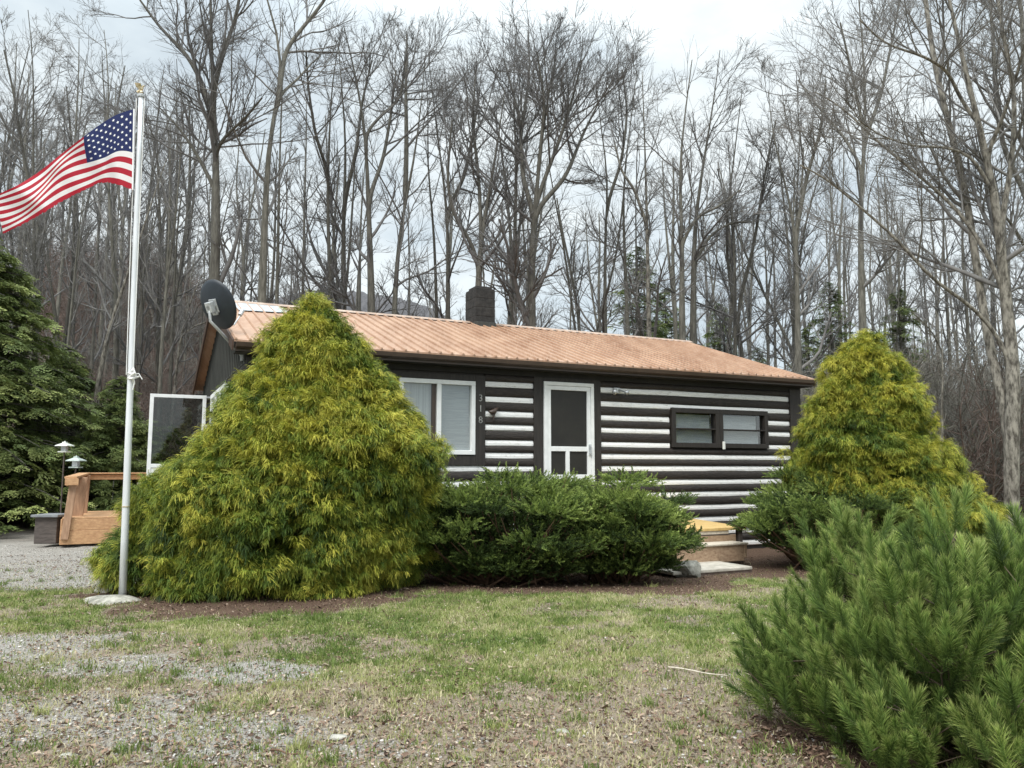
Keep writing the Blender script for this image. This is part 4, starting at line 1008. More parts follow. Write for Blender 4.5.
# two long shoots reaching out at the side, as in the picture
for (px, py, Yd) in ((757, 620, 5.15), (748, 655, 5.05), (812, 545, 5.4), (804, 520, 5.5), (775, 690, 4.85), (832, 540, 5.4), (765, 640, 5.2), (822, 570, 5.3), (790, 600, 5.1)):
    tip = atY(px, py + 16, Yd); a0 = V3(pc[0] - .2, pc[1], zg + .1); ts = np.linspace(0, 1, 8)[:, None]
    path = a0 * (1 - ts) + tip * ts + ts * (1 - ts) * np.array([-.5, 0, -.45]); BR.append(path); tdir = V3(-.25, 0, 1)
    for f in (1, .93, .86, .8, .9, .84, .76, .7): k = f * 7; i0 = min(6, int(k)); q_ = path[i0] * (1 - (k - i0)) + path[i0 + 1] * (k - i0); shoot(q_ + R.normal(0, .03, 3), tdir + R.normal(0, .3, 3), .34)
P_ = np.array(P_); AX = np.array(AX); T_ = np.array(T_); n = len(P_)
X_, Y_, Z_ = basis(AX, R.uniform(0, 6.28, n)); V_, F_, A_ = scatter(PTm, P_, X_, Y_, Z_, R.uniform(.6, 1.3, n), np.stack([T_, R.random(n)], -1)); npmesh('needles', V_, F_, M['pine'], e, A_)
BR = np.array(BR); BR2 = np.array(BR2); v, q = merge([tubes(BR, np.tile(np.linspace(.012, .003, 8), (len(BR), 1)), 6), tubes(BR2, np.tile(np.linspace(.004, .003, 8), (len(BR2), 1)), 5)]); npmesh('stems', v, [q], M['pstem'], e)

# ================================================================== CONIFERS
def fan_t(seed):
    rg = np.random.default_rng(seed); V = []; Fs = []; C = []
    for k in range(9):
        a = (k - 4) * .24 + rg.normal(0, .08); l_ = .40 * (1 - abs(k - 4) * .07) * rg.uniform(.85, 1.1)
        for j in range(6):
            t = (j + .6) / 6; p = V3(math.cos(a) * l_ * t, math.sin(a) * l_ * t, -.12 * t * t + rg.normal(0, .012)); a2 = a + rg.choice([-1, 1]) * rg.uniform(.3, .9); dv = V3(math.cos(a2), math.sin(a2), rg.uniform(-.4, .1)) * .085; s_ = V3(-math.sin(a2), math.cos(a2), rg.normal(0, .4)) * .018
            b = len(V); V += [p - dv * .3, p + dv * .4 + s_, p + dv, p + dv * .4 - s_]; Fs.append((b, b + 1, b + 2, b + 3)); C += [-.1 + .2 * t] * 2 + [.15 + .25 * t] + [.0 + .2 * t]
    return np.array(V), np.array(Fs), np.array(C)
FT = [fan_t(i) for i in range(4)]
def conifer(Hh, rad, seed, nb, spr, loose=0.0, zmin=.04):
    """built at the origin; returns the root with trunk and foliage"""
    global R
    R = np.random.default_rng(seed); e = empty('conifer', (0, 0, 0)); P_, AX, T_, BP = [], [], [], []
    for i in range(nb):
        h = zmin + (1 - zmin) * (i + R.random()) / nb; r = rad * (1 - h) ** .8 * R.uniform(.72, 1.08) + .12; ph = R.uniform(0, 2 * PI)
        if R.random() < loose: continue
        a0 = V3(0, 0, h * Hh); tip = V3(math.cos(ph) * r, math.sin(ph) * r, h * Hh - .10 * r + (.05 * r if h > .8 else 0)); ts = np.linspace(0, 1, 6)[:, None]; path = a0 * (1 - ts) + tip * ts + ts * (1 - ts) * np.array([0, 0, .35 * r]); BP.append(path); tone = R.normal(.36, .14)
        k = max(3, int(spr * r / rad)); f = R.uniform(.12, 1, k) ** .7
        for ff in f:
            q_ = a0 * (1 - ff) + tip * ff + ff * (1 - ff) * np.array([0, 0, .35 * r]); sw = R.normal(0, .20) * r * ff
            q_ = q_ + V3(-math.sin(ph), math.cos(ph), 0) * sw + np.array([0, 0, R.normal(-.04, .07)]); P_.append(q_); aa = ph + np.sign(sw) * R.uniform(0, .8); AX.append((math.cos(aa), math.sin(aa), R.uniform(-.45, -.02))); T_.append(tone + .3 * (ff - .7) + R.normal(0, .08))
    P_ = np.array(P_); AX = np.array(AX); T_ = np.array(T_); n = len(P_); X_, Y_, Z_ = basis(AX, R.normal(0, .35, n))
    V_, F_, A_ = scatter(FT, P_, X_, Y_, Z_, R.uniform(.7, 1.1, n) * (.62 + rad / 16), np.stack([T_, R.random(n)], -1)); npmesh('crown', V_, F_, M['hemlock'], e, A_)
    BP = np.array(BP); v1, q1 = tubes(BP, np.tile(np.linspace(.03, .008, 6), (len(BP), 1)), 4)
    tp = np.array([[[0, 0, -.3], [0, 0, Hh * .35], [0.03, 0, Hh * .7], [0, 0, Hh * .99]]]); v2, q2 = tubes(tp, np.array([[.028 * Hh * .6, .013 * Hh, .008 * Hh, .01]]), 8)
    v, q = merge([(v1, q1), (v2, q2)]); npmesh('trunk', v, [q], M['barkd'], e)
    return e
def kids(o): return [c for c in bpy.data.objects if c.parent == o]
def dup(root, ks, loc, rz, s, **p):
    r = root.copy(); col.objects.link(r); r.location = tuple(map(float, loc)); r.rotation_euler = (p.pop('tx', 0), p.pop('ty', 0), rz); r.scale = s if hasattr(s, '__len__') else (s, s, s)
    for k in ('label', 'category', 'group', 'kind'):
        if k in r: del r[k]
    for k, v in p.items(): r[{'cat': 'category'}.get(k, k)] = v
    for c in ks: q = c.copy(); col.objects.link(q); q.parent = r
    return r
def move(root, loc, rz=0, s=1, **p):
    root.location = tuple(map(float, loc)); root.rotation_euler = (0, 0, rz); root.scale = s if hasattr(s, '__len__') else (s, s, s)
    for k, v in p.items(): root[{'cat': 'category'}.get(k, k)] = v
cA = conifer(9.6, 5.1, 61, 380, 46); cA.name = 'hemlock_tree'
p = gnd(-72, 521); Yc = 23.0; xA = (-45 - 512) / F * Yc; move(cA, (xA, Yc, height(xA, Yc) - .1), 0, (1.08, 1, 1), label='tall dark green hemlock at the edge of the yard left of the deck', cat='tree')
cB = conifer(4.6, 2.1, 62, 170, 26); cB.name = 'hemlock_tree'; kB = kids(cB)
xB = (118 - 512) / F * 24.5; move(cB, (xB, 24.5, height(xB, 24.5)), 0, 1, label='small dark hemlock directly behind the deck rail', cat='tree')
dup(cB, kB, ((62 - 512) / F * 27, 27, height((62 - 512) / F * 27, 27) - .1), 2, 1.25, label='middle sized hemlock between the tall hemlock and the small one behind the deck', cat='tree')
dup(cB, kB, ((168 - 512) / F * 27.5, 27.5, height(-12.1, 27.5) - .3), 1, (.9, .9, .7), label='low dark hemlock seen through the open storm door', cat='tree')
cC = conifer(9, 2.6, 63, 170, 22, loose=.12, zmin=.1); cC.name = 'white_pine'; kC = kids(cC)
def Zat(x, y): return float(height(x, y))
first = True
for px, Y_, s, lab in ((640, 40, 1.45, 'thin dark evergreen in the bare wood behind the roof between chimney and roof corner'), (835, 33, 1.0, 'dark evergreen right above the far golden cypress'), (812, 38, .8, 'smaller dark evergreen just left of the far golden cypress tip'), (905, 34, .95, 'dark evergreen between the far golden cypress and the pale sapling'), (722, 45, 1.1, 'dark evergreen above the middle of the falling roof edge'), (700, 50, .9, 'faint dark evergreen deep in the wood above the sloping roof end'), (588, 44, .6, 'small dark evergreen low behind the ridge under the round crowned tree'), (668, 43, 1.25, 'dark evergreen behind the ridge end between slim bare trunks'), (612, 46, .8, 'low dark evergreen behind the ridge just right of the round crowned tree'), (760, 42, .75, 'dark evergreen showing low over the falling roof edge')):
    x = (px - 512) / F * Y_; loc = (x, Y_, Zat(x, Y_) - .2)
    if first: move(cC, loc, 0, s, label=lab, cat='tree'); first = False
    else: dup(cC, kC, loc, px, s, label=lab, cat='tree')
for px, Y_, s, lab in ((985, 27, .75, 'low dark hemlock in the shade beneath the forked grey tree'), (940, 33, .6, 'low dark hemlock behind the far golden cypress beside the pale sapling'), (775, 36, .8, 'low dark hemlock peeping over the roof corner')):
    x = (px - 512) / F * Y_; dup(cB, kB, (x, Y_, Zat(x, Y_) - .2), px, s, label=lab, cat='tree')

# ================================================================== BARE TREES
def interp_paths(P, i, t):
    n = P.shape[1]; k = t * (n - 1); a = np.clip(k.astype(int), 0, n - 2); f = (k - a)[:, None]
    return P[i, a] * (1 - f) + P[i, a + 1] * f, P[i, a + 1] - P[i, a]
def sprout(rg, P, Rr, per, t0, t1, ang, lenf, n, up, wob, rfac, rmin):
    """children branches on parent paths. lenf(t, parent_len) gives their length"""
    Np = len(P); seg = np.linalg.norm(P[:, 1:] - P[:, :-1], axis=2).sum(1)
    cnt = per if np.isscalar(per) else None
    i = np.repeat(np.arange(Np), per); m = len(i)
    t = t0 + (t1 - t0) * rg.random(m); p, T = interp_paths(P, i, t); T /= np.linalg.norm(T, axis=1)[:, None] + 1e-9
    pr = Rr[i, np.clip((t * (P.shape[1] - 1)).astype(int), 0, P.shape[1] - 1)]
    r3 = rg.normal(size=(m, 3)); s = r3 - T * (r3 * T).sum(1)[:, None]; s /= np.linalg.norm(s, axis=1)[:, None]
    a = ang[0] + (ang[1] - ang[0]) * rg.random(m); D = T * np.cos(a)[:, None] + s * np.sin(a)[:, None]
    D[:, 2] = np.where(D[:, 2] < -.1, -D[:, 2] * .5, D[:, 2])
    ln = lenf(t, seg[i], rg, m); out = np.empty((m, n, 3)); out[:, 0] = p; st = (ln / (n - 1))[:, None]
    for k in range(1, n):
        D = D + np.array([0, 0, up]) + rg.normal(0, wob, (m, 3)); D /= np.linalg.norm(D, axis=1)[:, None]; out[:, k] = out[:, k - 1] + D * st
    r0 = np.maximum(pr * rfac, rmin); r = r0[:, None] * np.linspace(1, .35, n)[None]; r = np.maximum(r, rmin * .8)
    return out, r
def tree_mesh(rg, L0, R0, H_, dense=1.0, ms=1.0):
    """L0: (k, n, 3) main stems; returns (trunk verts, quads), (twig verts, quads)"""
    k = len(L0)
    A1, r1 = sprout(rg, L0, R0, int(8 * dense), .30, .97, (.5, 1.1), lambda t, s, g, m: H_ * (.30 - .2 * t) * g.uniform(.6, 1.2, m), 8, .07, .10, .55, .012 * ms)
    A2, r2 = sprout(rg, A1, r1, int(6 * dense), .15, .95, (.4, 1.05), lambda t, s, g, m: s * (.60 - .3 * t) * g.uniform(.6, 1.2, m), 6, .05, .12, .62, .008 * ms)
    A3, r3 = sprout(rg, A2, r2, int(5 * dense), .15, .98, (.35, .9), lambda t, s, g, m: s * (.62 - .25 * t) * g.uniform(.6, 1.3, m), 4, .05, .12, .65, .0058 * ms)
    A4, r4 = sprout(rg, A3, r3, 3, .2, .98, (.3, .9), lambda t, s, g, m: s * .6 * g.uniform(.6, 1.3, m), 3, .05, .12, .8, .0042 * ms)
    B, rb_ = sprout(rg, L0, R0, int(4 * dense), .5, 1.0, (.25, .8), lambda t, s, g, m: H_ * .10 * g.uniform(.6, 1.2, m), 5, .15, .1, .45, .008 * ms)
    B2, rb2 = sprout(rg, B, rb_, 5, .2, .98, (.3, .8), lambda t, s, g, m: s * .5 * g.uniform(.6, 1.2, m), 3, .08, .1, .6, .005 * ms)
    tr = merge([tubes(L0, R0, 10)])
    tw = merge([tubes(A1, r1, 6), tubes(A2, r2, 4), tubes(A3, r3, 3), tubes(A4, r4, 3), tubes(B, rb_, 4), tubes(B2, rb2, 3)])
    return tr, tw
def make_tree(name, L0, R0, H_, seed, bark='bark', twig='twig', dense=1.0, ms=1.0):
    rg = np.random.default_rng(seed); tr, tw = tree_mesh(rg, L0, R0, H_, dense, ms)
    e = empty(name, (0, 0, 0)); npmesh('trunk', tr[0], [tr[1]], M[bark], e, smooth=True); npmesh('branches', tw[0], [tw[1]], M[twig], e)
    return e
def resample(pts, n):
    pts = np.array(pts, float); s = np.concatenate([[0], np.cumsum(np.linalg.norm(np.diff(pts, axis=0), axis=1))]); u = np.linspace(0, s[-1], n)
    out = np.stack([np.interp(u, s, pts[:, k]) for k in range(3)], -1)
    for _ in range(2): out[1:-1] = .25 * out[:-2] + .5 * out[1:-1] + .25 * out[2:]
    return out
def proto(seed, H_, r0, fork, nl, spread, lean=.02, **k):
    rg = np.random.default_rng(seed); n = 16; Ls = []; Rs = []
    ax = rg.normal(0, lean, 2)
    base = [V3(0, 0, -.4)]; m = 6
    for i in range(1, m): z = fork * H_ * i / (m - 1); base.append(V3(ax[0] * z + rg.normal(0, .07), ax[1] * z + rg.normal(0, .07), z))
    for j in range(nl):
        ph = rg.uniform(0, 2 * PI); p = base[-1].copy(); D = V3(ax[0] + math.cos(ph) * spread * rg.uniform(.5, 1.2) * (j > 0 or nl > 2), ax[1] + math.sin(ph) * spread * rg.uniform(.5, 1.2) * (j > 0 or nl > 2), 1)
        P = []; zz = 8; ln = H_ * (1 - fork) * rg.uniform(.82, 1.0) / zz
        for i in range(zz):
            D = D / np.linalg.norm(D); p = p + D * ln; P.append(p.copy()); D = D + np.array([0, 0, .06]) + rg.normal(0, .05, 3)
        full = base + P if j == 0 else base[-2:] + P
        q = resample(full, n); h = np.clip(q[:, 2] / H_, 0, 1); Ls.append(q)
        rj = r0 * (1.0 - h) ** .8 * (1 if j == 0 else .72) + .014; Rs.append(rj * (1 + .35 * np.exp(-np.maximum(q[:, 2], 0) / .5)) if j == 0 else rj)
    return make_tree('bare_tree', np.array(Ls), np.array(Rs), H_, seed, **k)

GR = 'bare trees of the wood behind the cabin'
used_labels = {}
# --- trees one can tell apart, drawn by their own stems (pixel course turned into metres at the tree's distance)
def hero(Y, stems, seed, label, bark='bark', twig='twig', dense=1.0, Hh=None, ms=1.0):
    rg = np.random.default_rng(seed); Ls = []; Rs = []; f0 = stems[0][0][0]
    for si, (pts, d0, d1) in enumerate(stems):
        ph = rg.uniform(-1, 1); W = []
        y0_ = 0
        for k, (px, py) in enumerate(pts):
            t = k / (len(pts) - 1); W.append(atY(px, py, Y + (ph * 1.6 * t if si else 0) + rg.normal(0, .12)))
        if si == 0:
            b = W[0]; g_ = float(height(b[0], Y)); s_ = (W[0] - W[1]); W = [V3(b[0] + s_[0] * .15, Y, g_ - .4)] + W
        if si:                                       # a fork grows out of the middle of the main stem
            near = np.argmin(np.linalg.norm(Ls[0][:, [0, 2]] - W[0][[0, 2]], axis=1)); lo_i = max(0, near - 1); W = [Ls[0][lo_i].copy(), Ls[0][near] * .6 + W[0] * .4] + [p_ + (Ls[0][near] - W[0]) * max(0, 1 - k_ / 2) * .5 for k_, p_ in enumerate(W[1:])]
        q = resample(W, 18); tt = np.linspace(0, 1, 18); sc_ = Y / F / 2
        r = (d0 * (1 - tt) ** .9 + d1 * tt) * sc_ if si else (d0 * np.minimum(1, 1.25 - .9 * tt) * (1 - np.clip(tt - .25, 0, 1) / .75 * (1 - d1 / d0))) * sc_
        if si: r[0] = min(r[0], Rs[0][lo_i] * .5); r[1] = min(r[1], Rs[0][near] * .8)
        Ls.append(q); Rs.append(np.maximum(r, .012))
    Ls = np.array(Ls); b = V3(Ls[0, 0, 0], Ls[0, 0, 1], float(height(Ls[0, 0, 0], Ls[0, 0, 1])))
    e = make_tree('bare_tree', Ls - b, np.array(Rs), Hh or (Ls[:, :, 2].max() - b[2]), seed, bark, twig, dense, ms)
    e.location = tuple(map(float, b)); e['label'] = label; e['category'] = 'tree'; e['group'] = GR
    return e
hero(24, [([(214, 300), (216, 230), (217, 176), (213, 98), (211, 30), (210, -40)], 14, 5), ([(214, 130), (202, 85), (186, 55), (160, 28), (140, 0)], 7, 2), ([(217, 150), (225, 135), (245, 118), (262, 98)], 4, 1.5), ([(213, 98), (222, 60), (236, 20), (244, -30)], 6, 2), ([(216, 200), (196, 160), (178, 130), (160, 108)], 5, 1.5)], 201, 'thick straight bare tree rising behind the satellite dish', 'barkd', 'twigd')
hero(25, [([(262, 300), (264, 240), (266, 190), (269, 130), (275, 108), (284, 80), (286, 55), (279, 32), (266, 0), (258, -30)], 11, 4), ([(281, 102), (283, 75), (287, 50), (304, 26), (324, 2), (335, -20)], 6, 2.5), ([(283, 95), (300, 80), (314, 62), (321, 56)], 4, 1)], 202, 'crooked bare tree with an elbow fork between the dish and the golden shrub tip', 'bark', 'twig', .75)
hero(27, [([(277, 300), (279, 190), (281, 109), (284, 60), (282, 10)], 5, 2)], 203, 'thin straight bare trunk just beside the crooked elbow forked tree', 'bark', 'twig', .6)
hero(28, [([(331, 300), (327, 199), (329, 155), (331, 80), (342, 27)], 7, 2), ([(328, 180), (315, 140), (308, 90), (306, 50)], 4, 1.5)], 204, 'slender bare tree above the tip of the large golden shrub', 'barkd', 'twigd', .9)
hero(29, [([(344, 305), (343, 212), (347, 150), (341, 80), (338, 40)], 9, 2), ([(344, 200), (356, 150), (362, 100), (372, 60)], 5, 1.5)], 205, 'dark bare tree standing close beside the straight trunk left of the chimney', 'barkd', 'twigd')
hero(27, [([(372, 312), (369, 221), (366, 133), (357, 80), (344, 27)], 11, 3), ([(366, 125), (382, 108), (402, 95), (405, 57)], 4, 1.5), ([(369, 200), (384, 160), (392, 110), (396, 70)], 5, 1.5)], 206, 'tall dark straight bare tree halfway between the golden shrub tip and the chimney', 'barkd', 'twigd')
hero(29, [([(394, 308), (400, 221), (410, 186), (420, 120), (425, 60)], 8, 2), ([(401, 200), (403, 150), (404, 88), (407, 35)], 6, 2)], 207, 'two stemmed bare tree parting low, second left of the chimney', 'bark', 'twig')
hero(31, [([(437, 310), (433, 208), (426, 168), (430, 100), (424, 60)], 5, 2)], 208, 'thin wavy bare tree beside the Y forked tree left of the chimney', 'barkd', 'twigd', .8)
hero(30, [([(448, 312), (448, 212), (437, 133), (432, 90), (428, 50)], 7, 2), ([(448, 212), (466, 177), (474, 130), (480, 90)], 5, 1.5)], 209, 'Y forked bare tree just left of the chimney', 'barkd', 'twigd')
hero(27, [([(478, 300), (479, 248), (486, 212), (495, 160), (505, 90)], 13, 2.5), ([(478, 262), (467, 235), (452, 215), (447, 180), (452, 120)], 5, 1.5), ([(481, 230), (478, 170), (472, 120), (476, 70)], 5, 1.5)], 210, 'thick bare tree directly behind the chimney', 'barkd', 'twigd', 1.1)
hero(30, [([(514, 325), (515, 221), (517, 155), (512, 88), (517, 22)], 8, 2), ([(516, 170), (524, 120), (530, 70), (528, 30)], 4, 1.5)], 211, 'straight bare tree between the chimney and the round crowned tree', 'barkd', 'twigd', 1.1)
hero(27, [([(531, 325), (532, 239), (535, 208), (543, 124), (557, 50)], 14, 2.5), ([(534, 210), (565, 177), (583, 133), (600, 100)], 6, 1.5), ([(532, 205), (521, 177), (520, 120), (504, 60)], 6, 1.5), ([(548, 190), (566, 140), (578, 90), (582, 60)], 5, 1.5), ([(540, 150), (545, 100), (537, 50)], 5, 1.5)], 212, 'thick bare tree with a broad round twiggy crown right of the chimney', 'barkd', 'twigd', 1.25)
hero(30, [([(605, 332), (605, 212), (611, 190), (600, 125), (596, 80)], 6, 2), ([(608, 200), (622, 160), (628, 110), (622, 70)], 4, 1.5)], 213, 'slim bare tree first past the round crowned tree', 'barkd', 'twigd')
hero(31, [([(628, 335), (622, 188), (630, 129), (637, 70)], 6, 2)], 214, 'slim bare tree second past the round crowned tree', 'bark', 'twig')
hero(30, [([(649, 335), (647, 222), (645, 148), (642, 70)], 7, 2), ([(648, 230), (634, 190), (622, 175), (614, 140)], 4, 1.5)], 215, 'straight bare tree with one low crooked limb above the roof end', 'barkp', 'twig')
hero(29, [([(682, 342), (682, 232), (679, 163), (688, 90), (692, 60)], 9, 2.5), ([(682, 240), (697, 214), (720, 205), (740, 190)], 4, 1.5)], 216, 'stout bare trunk above the ridge end, its twin close beside', 'bark', 'twig')
hero(29.5, [([(693, 345), (694, 223), (706, 148), (718, 74), (720, 50)], 9, 2), ([(694, 270), (710, 240), (730, 225), (752, 222)], 4, 1.5)], 217, 'stout bare trunk above the ridge end with a curving low limb', 'barkd', 'twigd')
hero(31, [([(744, 365), (728, 270), (724, 237), (735, 150), (742, 90)], 6, 2), ([(745, 300), (760, 240), (766, 180), (776, 120)], 4, 1.5)], 218, 'leaning bare tree above the falling roof edge', 'barkd', 'twigd')
hero(29, [([(798, 366), (797, 247), (790, 198), (773, 143), (768, 90)], 8, 2), ([(797, 240), (808, 180), (822, 130), (826, 80)], 5, 1.5)], 219, 'bare tree rising above the roof corner with a fan shaped fork', 'bark', 'twig')
hero(27, [([(863, 345), (861, 260), (860, 198), (867, 124), (863, 49), (858, -10)], 9, 3), ([(861, 170), (845, 140), (820, 110), (798, 80)], 4, 1.5), ([(862, 150), (880, 100), (890, 50), (900, 0)], 4.5, 1.5), ([(864, 130), (854, 80), (840, 20)], 4, 1.5)], 220, 'grey bare tree rising straight behind the tip of the far golden cypress', 'bark', 'twig', 1.1)
hero(18.5, [([(1011, 500), (1011, 415), (1017, 378), (1006, 313), (1000, 230), (992, 175), (980, 131), (965, 69), (955, 25), (940, -40)], 14, 7), ([(1012, 450), (1007, 410), (998, 384), (987, 338), (980, 290), (966, 190), (949, 125), (933, 62), (926, 0), (920, -40)], 10, 4),
            ([(985, 330), (958, 300), (925, 278), (899, 240), (855, 203), (824, 175), (800, 165)], 4.5, 1.5), ([(975, 250), (948, 205), (927, 184), (899, 159), (868, 134), (843, 106), (815, 92)], 4.5, 1.5), ([(952, 150), (930, 142), (905, 144), (880, 136), (858, 120)], 3.5, 1.2),
            ([(945, 110), (935, 80), (915, 60), (885, 45), (860, 20)], 4, 1.5), ([(1000, 235), (1012, 170), (1016, 100), (1004, 40), (995, -20)], 6, 3), ([(985, 150), (1003, 110), (1020, 60), (1030, 20)], 5, 2)], 221, 'large forked grey tree with long low limbs reaching over the far golden cypress', 'barkp', 'twig', 1.15)
hero(21, [([(1040, 500), (1036, 380), (1030, 250), (1026, 112), (1021, 0), (1018, -40)], 14, 8), ([(1028, 200), (1005, 160), (996, 110), (994, 50), (990, 0)], 6, 2.5), ([(1030, 250), (1010, 215), (990, 200), (965, 190)], 4, 1.2)], 222, 'thick bare trunk at the picture edge behind the large forked tree', 'bark', 'twig')
hero(21, [([(942, 460), (942, 400), (943, 360), (941, 325)], 4, 2.2), ([(942, 352), (930, 330), (912, 312)], 1.5, .8)], 223, 'short pale sapling standing alone beside the far golden cypress', 'barkp', 'brushg', .5, Hh=2.6)
hero(26, [([(36, 330), (34, 240), (33, 140), (34, 60), (28, 10)], 6, 2), ([(34, 200), (22, 140), (14, 90), (4, 50)], 4, 1.5)], 224, 'slim bare tree rising from behind the tall hemlock across the flag', 'barkd', 'twig')
hero(27, [([(95, 400), (108, 330), (140, 240), (152, 200), (170, 150)], 6, 2), ], 225, 'pale leaning bare trunk on the brown slope beside the flagpole', 'barkp', 'twig', .7)
hero(29, [([(176, 370), (182, 330), (190, 300), (205, 270)], 5, 2), ([(182, 335), (196, 325), (206, 322)], 2.5, 1)], 226, 'short pale leaning trunk on the brown slope left of the dish', 'barkp', 'twig', .5, Hh=5)
hero(30, [([(118, 330), (112, 240), (106, 150), (110, 80), (104, 30)], 6, 2)], 227, 'slim bare tree just left of the upper flagpole', 'bark', 'twig')

# --- the rest of the wood: eight kinds, copied
PR = []
specs = [(301, 19, .17, .45, 2, .22), (302, 21, .19, .38, 3, .20), (303, 18, .13, .55, 2, .16), (304, 20, .14, .62, 1, .05), (305, 17, .12, .35, 3, .26), (306, 22, .20, .50, 2, .2), (307, 17, .09, .6, 1, .05), (308, 19, .14, .3, 2, .14)]
for i, (s, h_, r_, fk, nl, sp) in enumerate(specs):
    o = proto(s, h_, r_, fk, nl, sp, bark=('bark', 'barkd')[i % 2], twig=('twig', 'twigd')[i % 2], dense=.85 if nl > 1 else 1.2, ms=1.0); PR.append((o, kids(o), h_))
LM = [(-60, 'tall hemlock'), (132, 'flagpole'), (216, 'satellite dish'), (310, 'golden shrub tip'), (482, 'chimney'), (690, 'ridge end'), (866, 'far cypress'), (1003, 'forked tree'), (1100, 'picture edge')]
ORD = ['first', 'second', 'third', 'fourth', 'fifth', 'sixth', 'seventh', 'eighth', 'ninth', 'tenth', 'eleventh', 'twelfth', 'thirteenth', 'fourteenth', 'fifteenth', 'sixteenth', 'seventeenth', 'eighteenth', 'nineteenth', 'twentieth'] + ['%dth' % k for k in range(21, 90)]
R = np.random.default_rng(909)
plan = []
def row(n, y0, y1, x0, x1, hs, tag_, thin=1.0, dens=None):
    for k in range(n):
        px = x0 + (x1 - x0) * (k + R.uniform(.1, .9)) / n; Y = R.uniform(y0, y1)
        if dens and R.random() > dens(px): continue
        plan.append((px, Y, R.uniform(*hs), tag_))
row(22, 30, 38, -30, 1060, (.78, 1.0), 'middle', dens=lambda p: .3 if 330 < p < 620 else .9)
row(48, 38, 58, -40, 1070, (.80, 1.1), 'farther', dens=lambda p: .25 if 300 < p < 640 else .8)
row(66, 58, 90, -40, 1070, (.85, 1.15), 'farthest', dens=lambda p: .28 if 280 < p < 640 else .9)
row(16, 27, 40, -10, 200, (.62, .9), 'slope edge')
row(22, 30, 50, 700, 1050, (.55, .85), 'undergrowth')
plan.sort()
firstuse = [True] * 8; cnts = {}
for px, Y, hs, tg in plan:
    i = int(R.choice([0, 1, 2, 3, 3, 4, 5, 6, 6, 7, 2])); o, ks, h_ = PR[i]; x = (px - 512) / F * Y; z = Zat(x, Y) - .2
    j = max(k for k in range(len(LM) - 1) if LM[k][0] <= px); key = (j, tg); cnts[key] = cnts.get(key, 0) + 1
    lab = '%s bare tree from the %s towards the %s, %s' % (ORD[cnts[key] - 1], LM[j][1], LM[j + 1][1], {'middle': 'near row', 'farther': 'middle row', 'farthest': 'deep in wood', 'slope edge': 'on the slope', 'undergrowth': 'short one'}[tg])
    want = {'middle': 19, 'farther': 21, 'farthest': 23, 'slope edge': 17, 'undergrowth': 15}[tg] * hs
    if px > 150: want *= 1 - .12 * (px > 620)
    s = want / h_; sxy = s * (.8 if tg in ('slope edge', 'undergrowth') else .95)
    kw = dict(label=lab, cat='tree', group=GR); tx, ty = R.normal(0, .035, 2)
    if firstuse[i]: move(o, (x, Y, z), R.uniform(0, 6.28), (sxy, sxy, s), **kw); firstuse[i] = False
    else: dup(o, ks, (x, Y, z), R.uniform(0, 6.28), (sxy, sxy, s), tx=tx, ty=ty, **kw)

# --- brush on the slopes
def brush(seed, m_):
    rg = np.random.default_rng(seed); k = 16; n = 7; Ls = []
    for i in range(k):
        ph = rg.uniform(0, 6.28); sp = rg.uniform(.1, .8); D = V3(math.cos(ph) * sp, math.sin(ph) * sp, 1); p = V3(rg.normal(0, .15), rg.normal(0, .15), -.1); P = [p]; ln = rg.uniform(1.6, 3.4) / n
        for j in range(n - 1): D = D / np.linalg.norm(D) + rg.normal(0, .12, 3); p = p + D * ln; P.append(p)
        Ls.append(P)
    Ls = np.array(Ls); R0 = np.tile(np.linspace(.020, .008, n), (k, 1))
    A1, r1 = sprout(rg, Ls, R0, 8, .2, .98, (.4, 1.1), lambda t, s, g, m: s * .34 * g.uniform(.6, 1.2, m), 5, .03, .15, .6, .006)
    A2, r2 = sprout(rg, A1, r1, 5, .2, .98, (.4, 1.0), lambda t, s, g, m: s * .5 * g.uniform(.6, 1.2, m), 3, .02, .15, .7, .005)
    v, q = merge([tubes(Ls, R0, 5), tubes(A1, r1, 3), tubes(A2, r2, 3)])
    return npmesh('bare_shrub', v, [q], M[m_])
BS = [brush(400 + i, ('brush', 'brushg')[i % 2]) for i in range(4)]
fu = [True] * 4; plan = []
for n_, x0, x1, y0, y1, s0, s1, sel, where in ((90, 10, 260, 46, 84, 1.4, 2.6, 0, 'top of the brown slope beyond the flagpole'), (95, 40, 225, 26, 46, .8, 1.7, 0, 'brown leafy slope between hemlock and dish'), (60, 520, 800, 30, 50, .9, 1.8, 1, 'wood floor above the roof'), (120, 800, 1060, 23, 46, 1.0, 2.2, 1, 'wood floor between far golden cypress and forked tree')):
    for k in range(n_): plan.append((R.uniform(x0, x1), R.uniform(y0, y1), R.uniform(s0, s1), sel if R.random() < .75 else 1 - sel, where))
plan.sort(key=lambda a: (a[4], a[0])); cn = {}
for px, Y, s, sel, where in plan:
    i = int(R.integers(0, 2)) * 2 + sel; x = (px - 512) / F * Y; o = BS[i]
    if not fu[i]: o = o.copy(); col.objects.link(o)
    fu[i] = False; o.location = (x, Y, Zat(x, Y) - .05); o.rotation_euler = (0, 0, R.uniform(0, 6.28)); o.scale = (s, s, s * R.uniform(.8, 1.1))
    o['label'] = 'leafless %s shrub on the %s' % (('brown', 'grey')[sel], where); o['category'] = 'shrub'; o['group'] = 'leafless shrubs on the ' + where

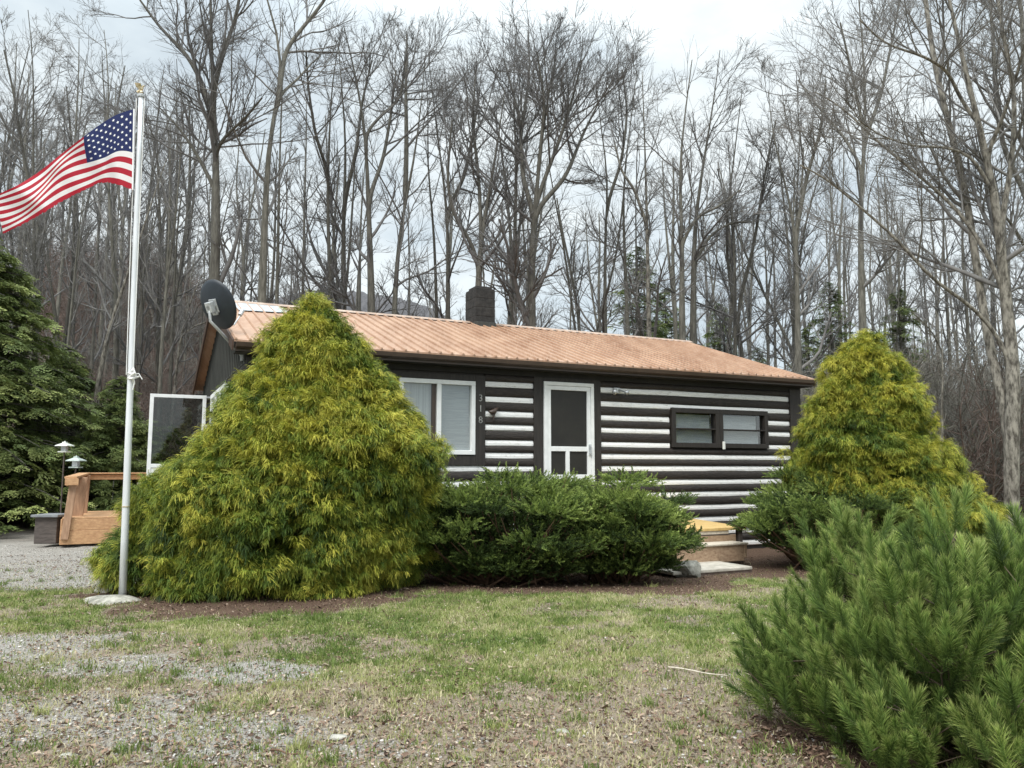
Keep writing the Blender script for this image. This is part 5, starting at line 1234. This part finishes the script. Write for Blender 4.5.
# ================================================================== SKY, SUN
SE, SR = math.radians(52), math.radians(205)
wd_ = bpy.data.worlds.new('World'); sc.world = wd_; wd_.use_nodes = True; nt = wd_.node_tree; bg = nt.nodes['Background']
sky = N(nt, 'ShaderNodeTexSky', sky_type='NISHITA', sun_disc=False, sun_elevation=SE, sun_rotation=SR)
tc = N(nt, 'ShaderNodeTexCoord'); mp = N(nt, 'ShaderNodeMapping'); mp.inputs['Scale'].default_value = (1.0, 1.0, 2.6); mp.inputs['Location'].default_value = (.35, .1, .2); nt.links.new(tc.outputs['Generated'], mp.inputs[0])
n1 = noise(nt, 2.3, 7, mp.outputs[0], .55)
cl = ramp(nt, n1, (.32, (3.1, 3.55, 3.9)), (.46, (4.1, 4.6, 4.85)), (.60, (5.5, 5.85, 5.85)))
sp = N(nt, 'ShaderNodeSeparateXYZ'); nt.links.new(tc.outputs['Generated'], sp.inputs[0])
mr = N(nt, 'ShaderNodeMapRange', interpolation_type='SMOOTHSTEP'); mr.inputs[1].default_value = .42; mr.inputs[2].default_value = .9; mr.inputs[3].default_value = 1.0; mr.inputs[4].default_value = 3.2; nt.links.new(sp.outputs[2], mr.inputs[0])
vm = N(nt, 'ShaderNodeVectorMath', operation='SCALE'); nt.links.new(cl, vm.inputs[0]); nt.links.new(mr.outputs[0], vm.inputs['Scale'])
c = mixc(nt, .90, (0, 0, 0), (0, 0, 0)); mx = c.node; nt.links.new(sky.outputs[0], mx.inputs[6]); nt.links.new(vm.outputs[0], mx.inputs[7])
nt.links.new(c, bg.inputs[0]); bg.inputs[1].default_value = .10
sl_ = bpy.data.lights.new('sun', 'SUN'); sl_.energy = 1.5; sl_.angle = math.radians(25); sl_.color = (1, .97, .92)
so = bpy.data.objects.new('sun', sl_); col.objects.link(so)
dv = Vector((math.sin(SR) * math.cos(SE), math.cos(SR) * math.cos(SE), math.sin(SE))); so.rotation_euler = dv.to_track_quat('Z', 'Y').to_euler(); so.location = (0, 0, 30)
vs = sc.view_settings; vs.view_transform = 'Standard'; vs.look = 'None'; vs.exposure = .9; vs.gamma = 1; vs.use_curve_mapping = False
sc.cycles.max_bounces = 6; sc.cycles.transparent_max_bounces = 12; sc.cycles.use_denoising = True
sc.cycles.diffuse_bounces = 3
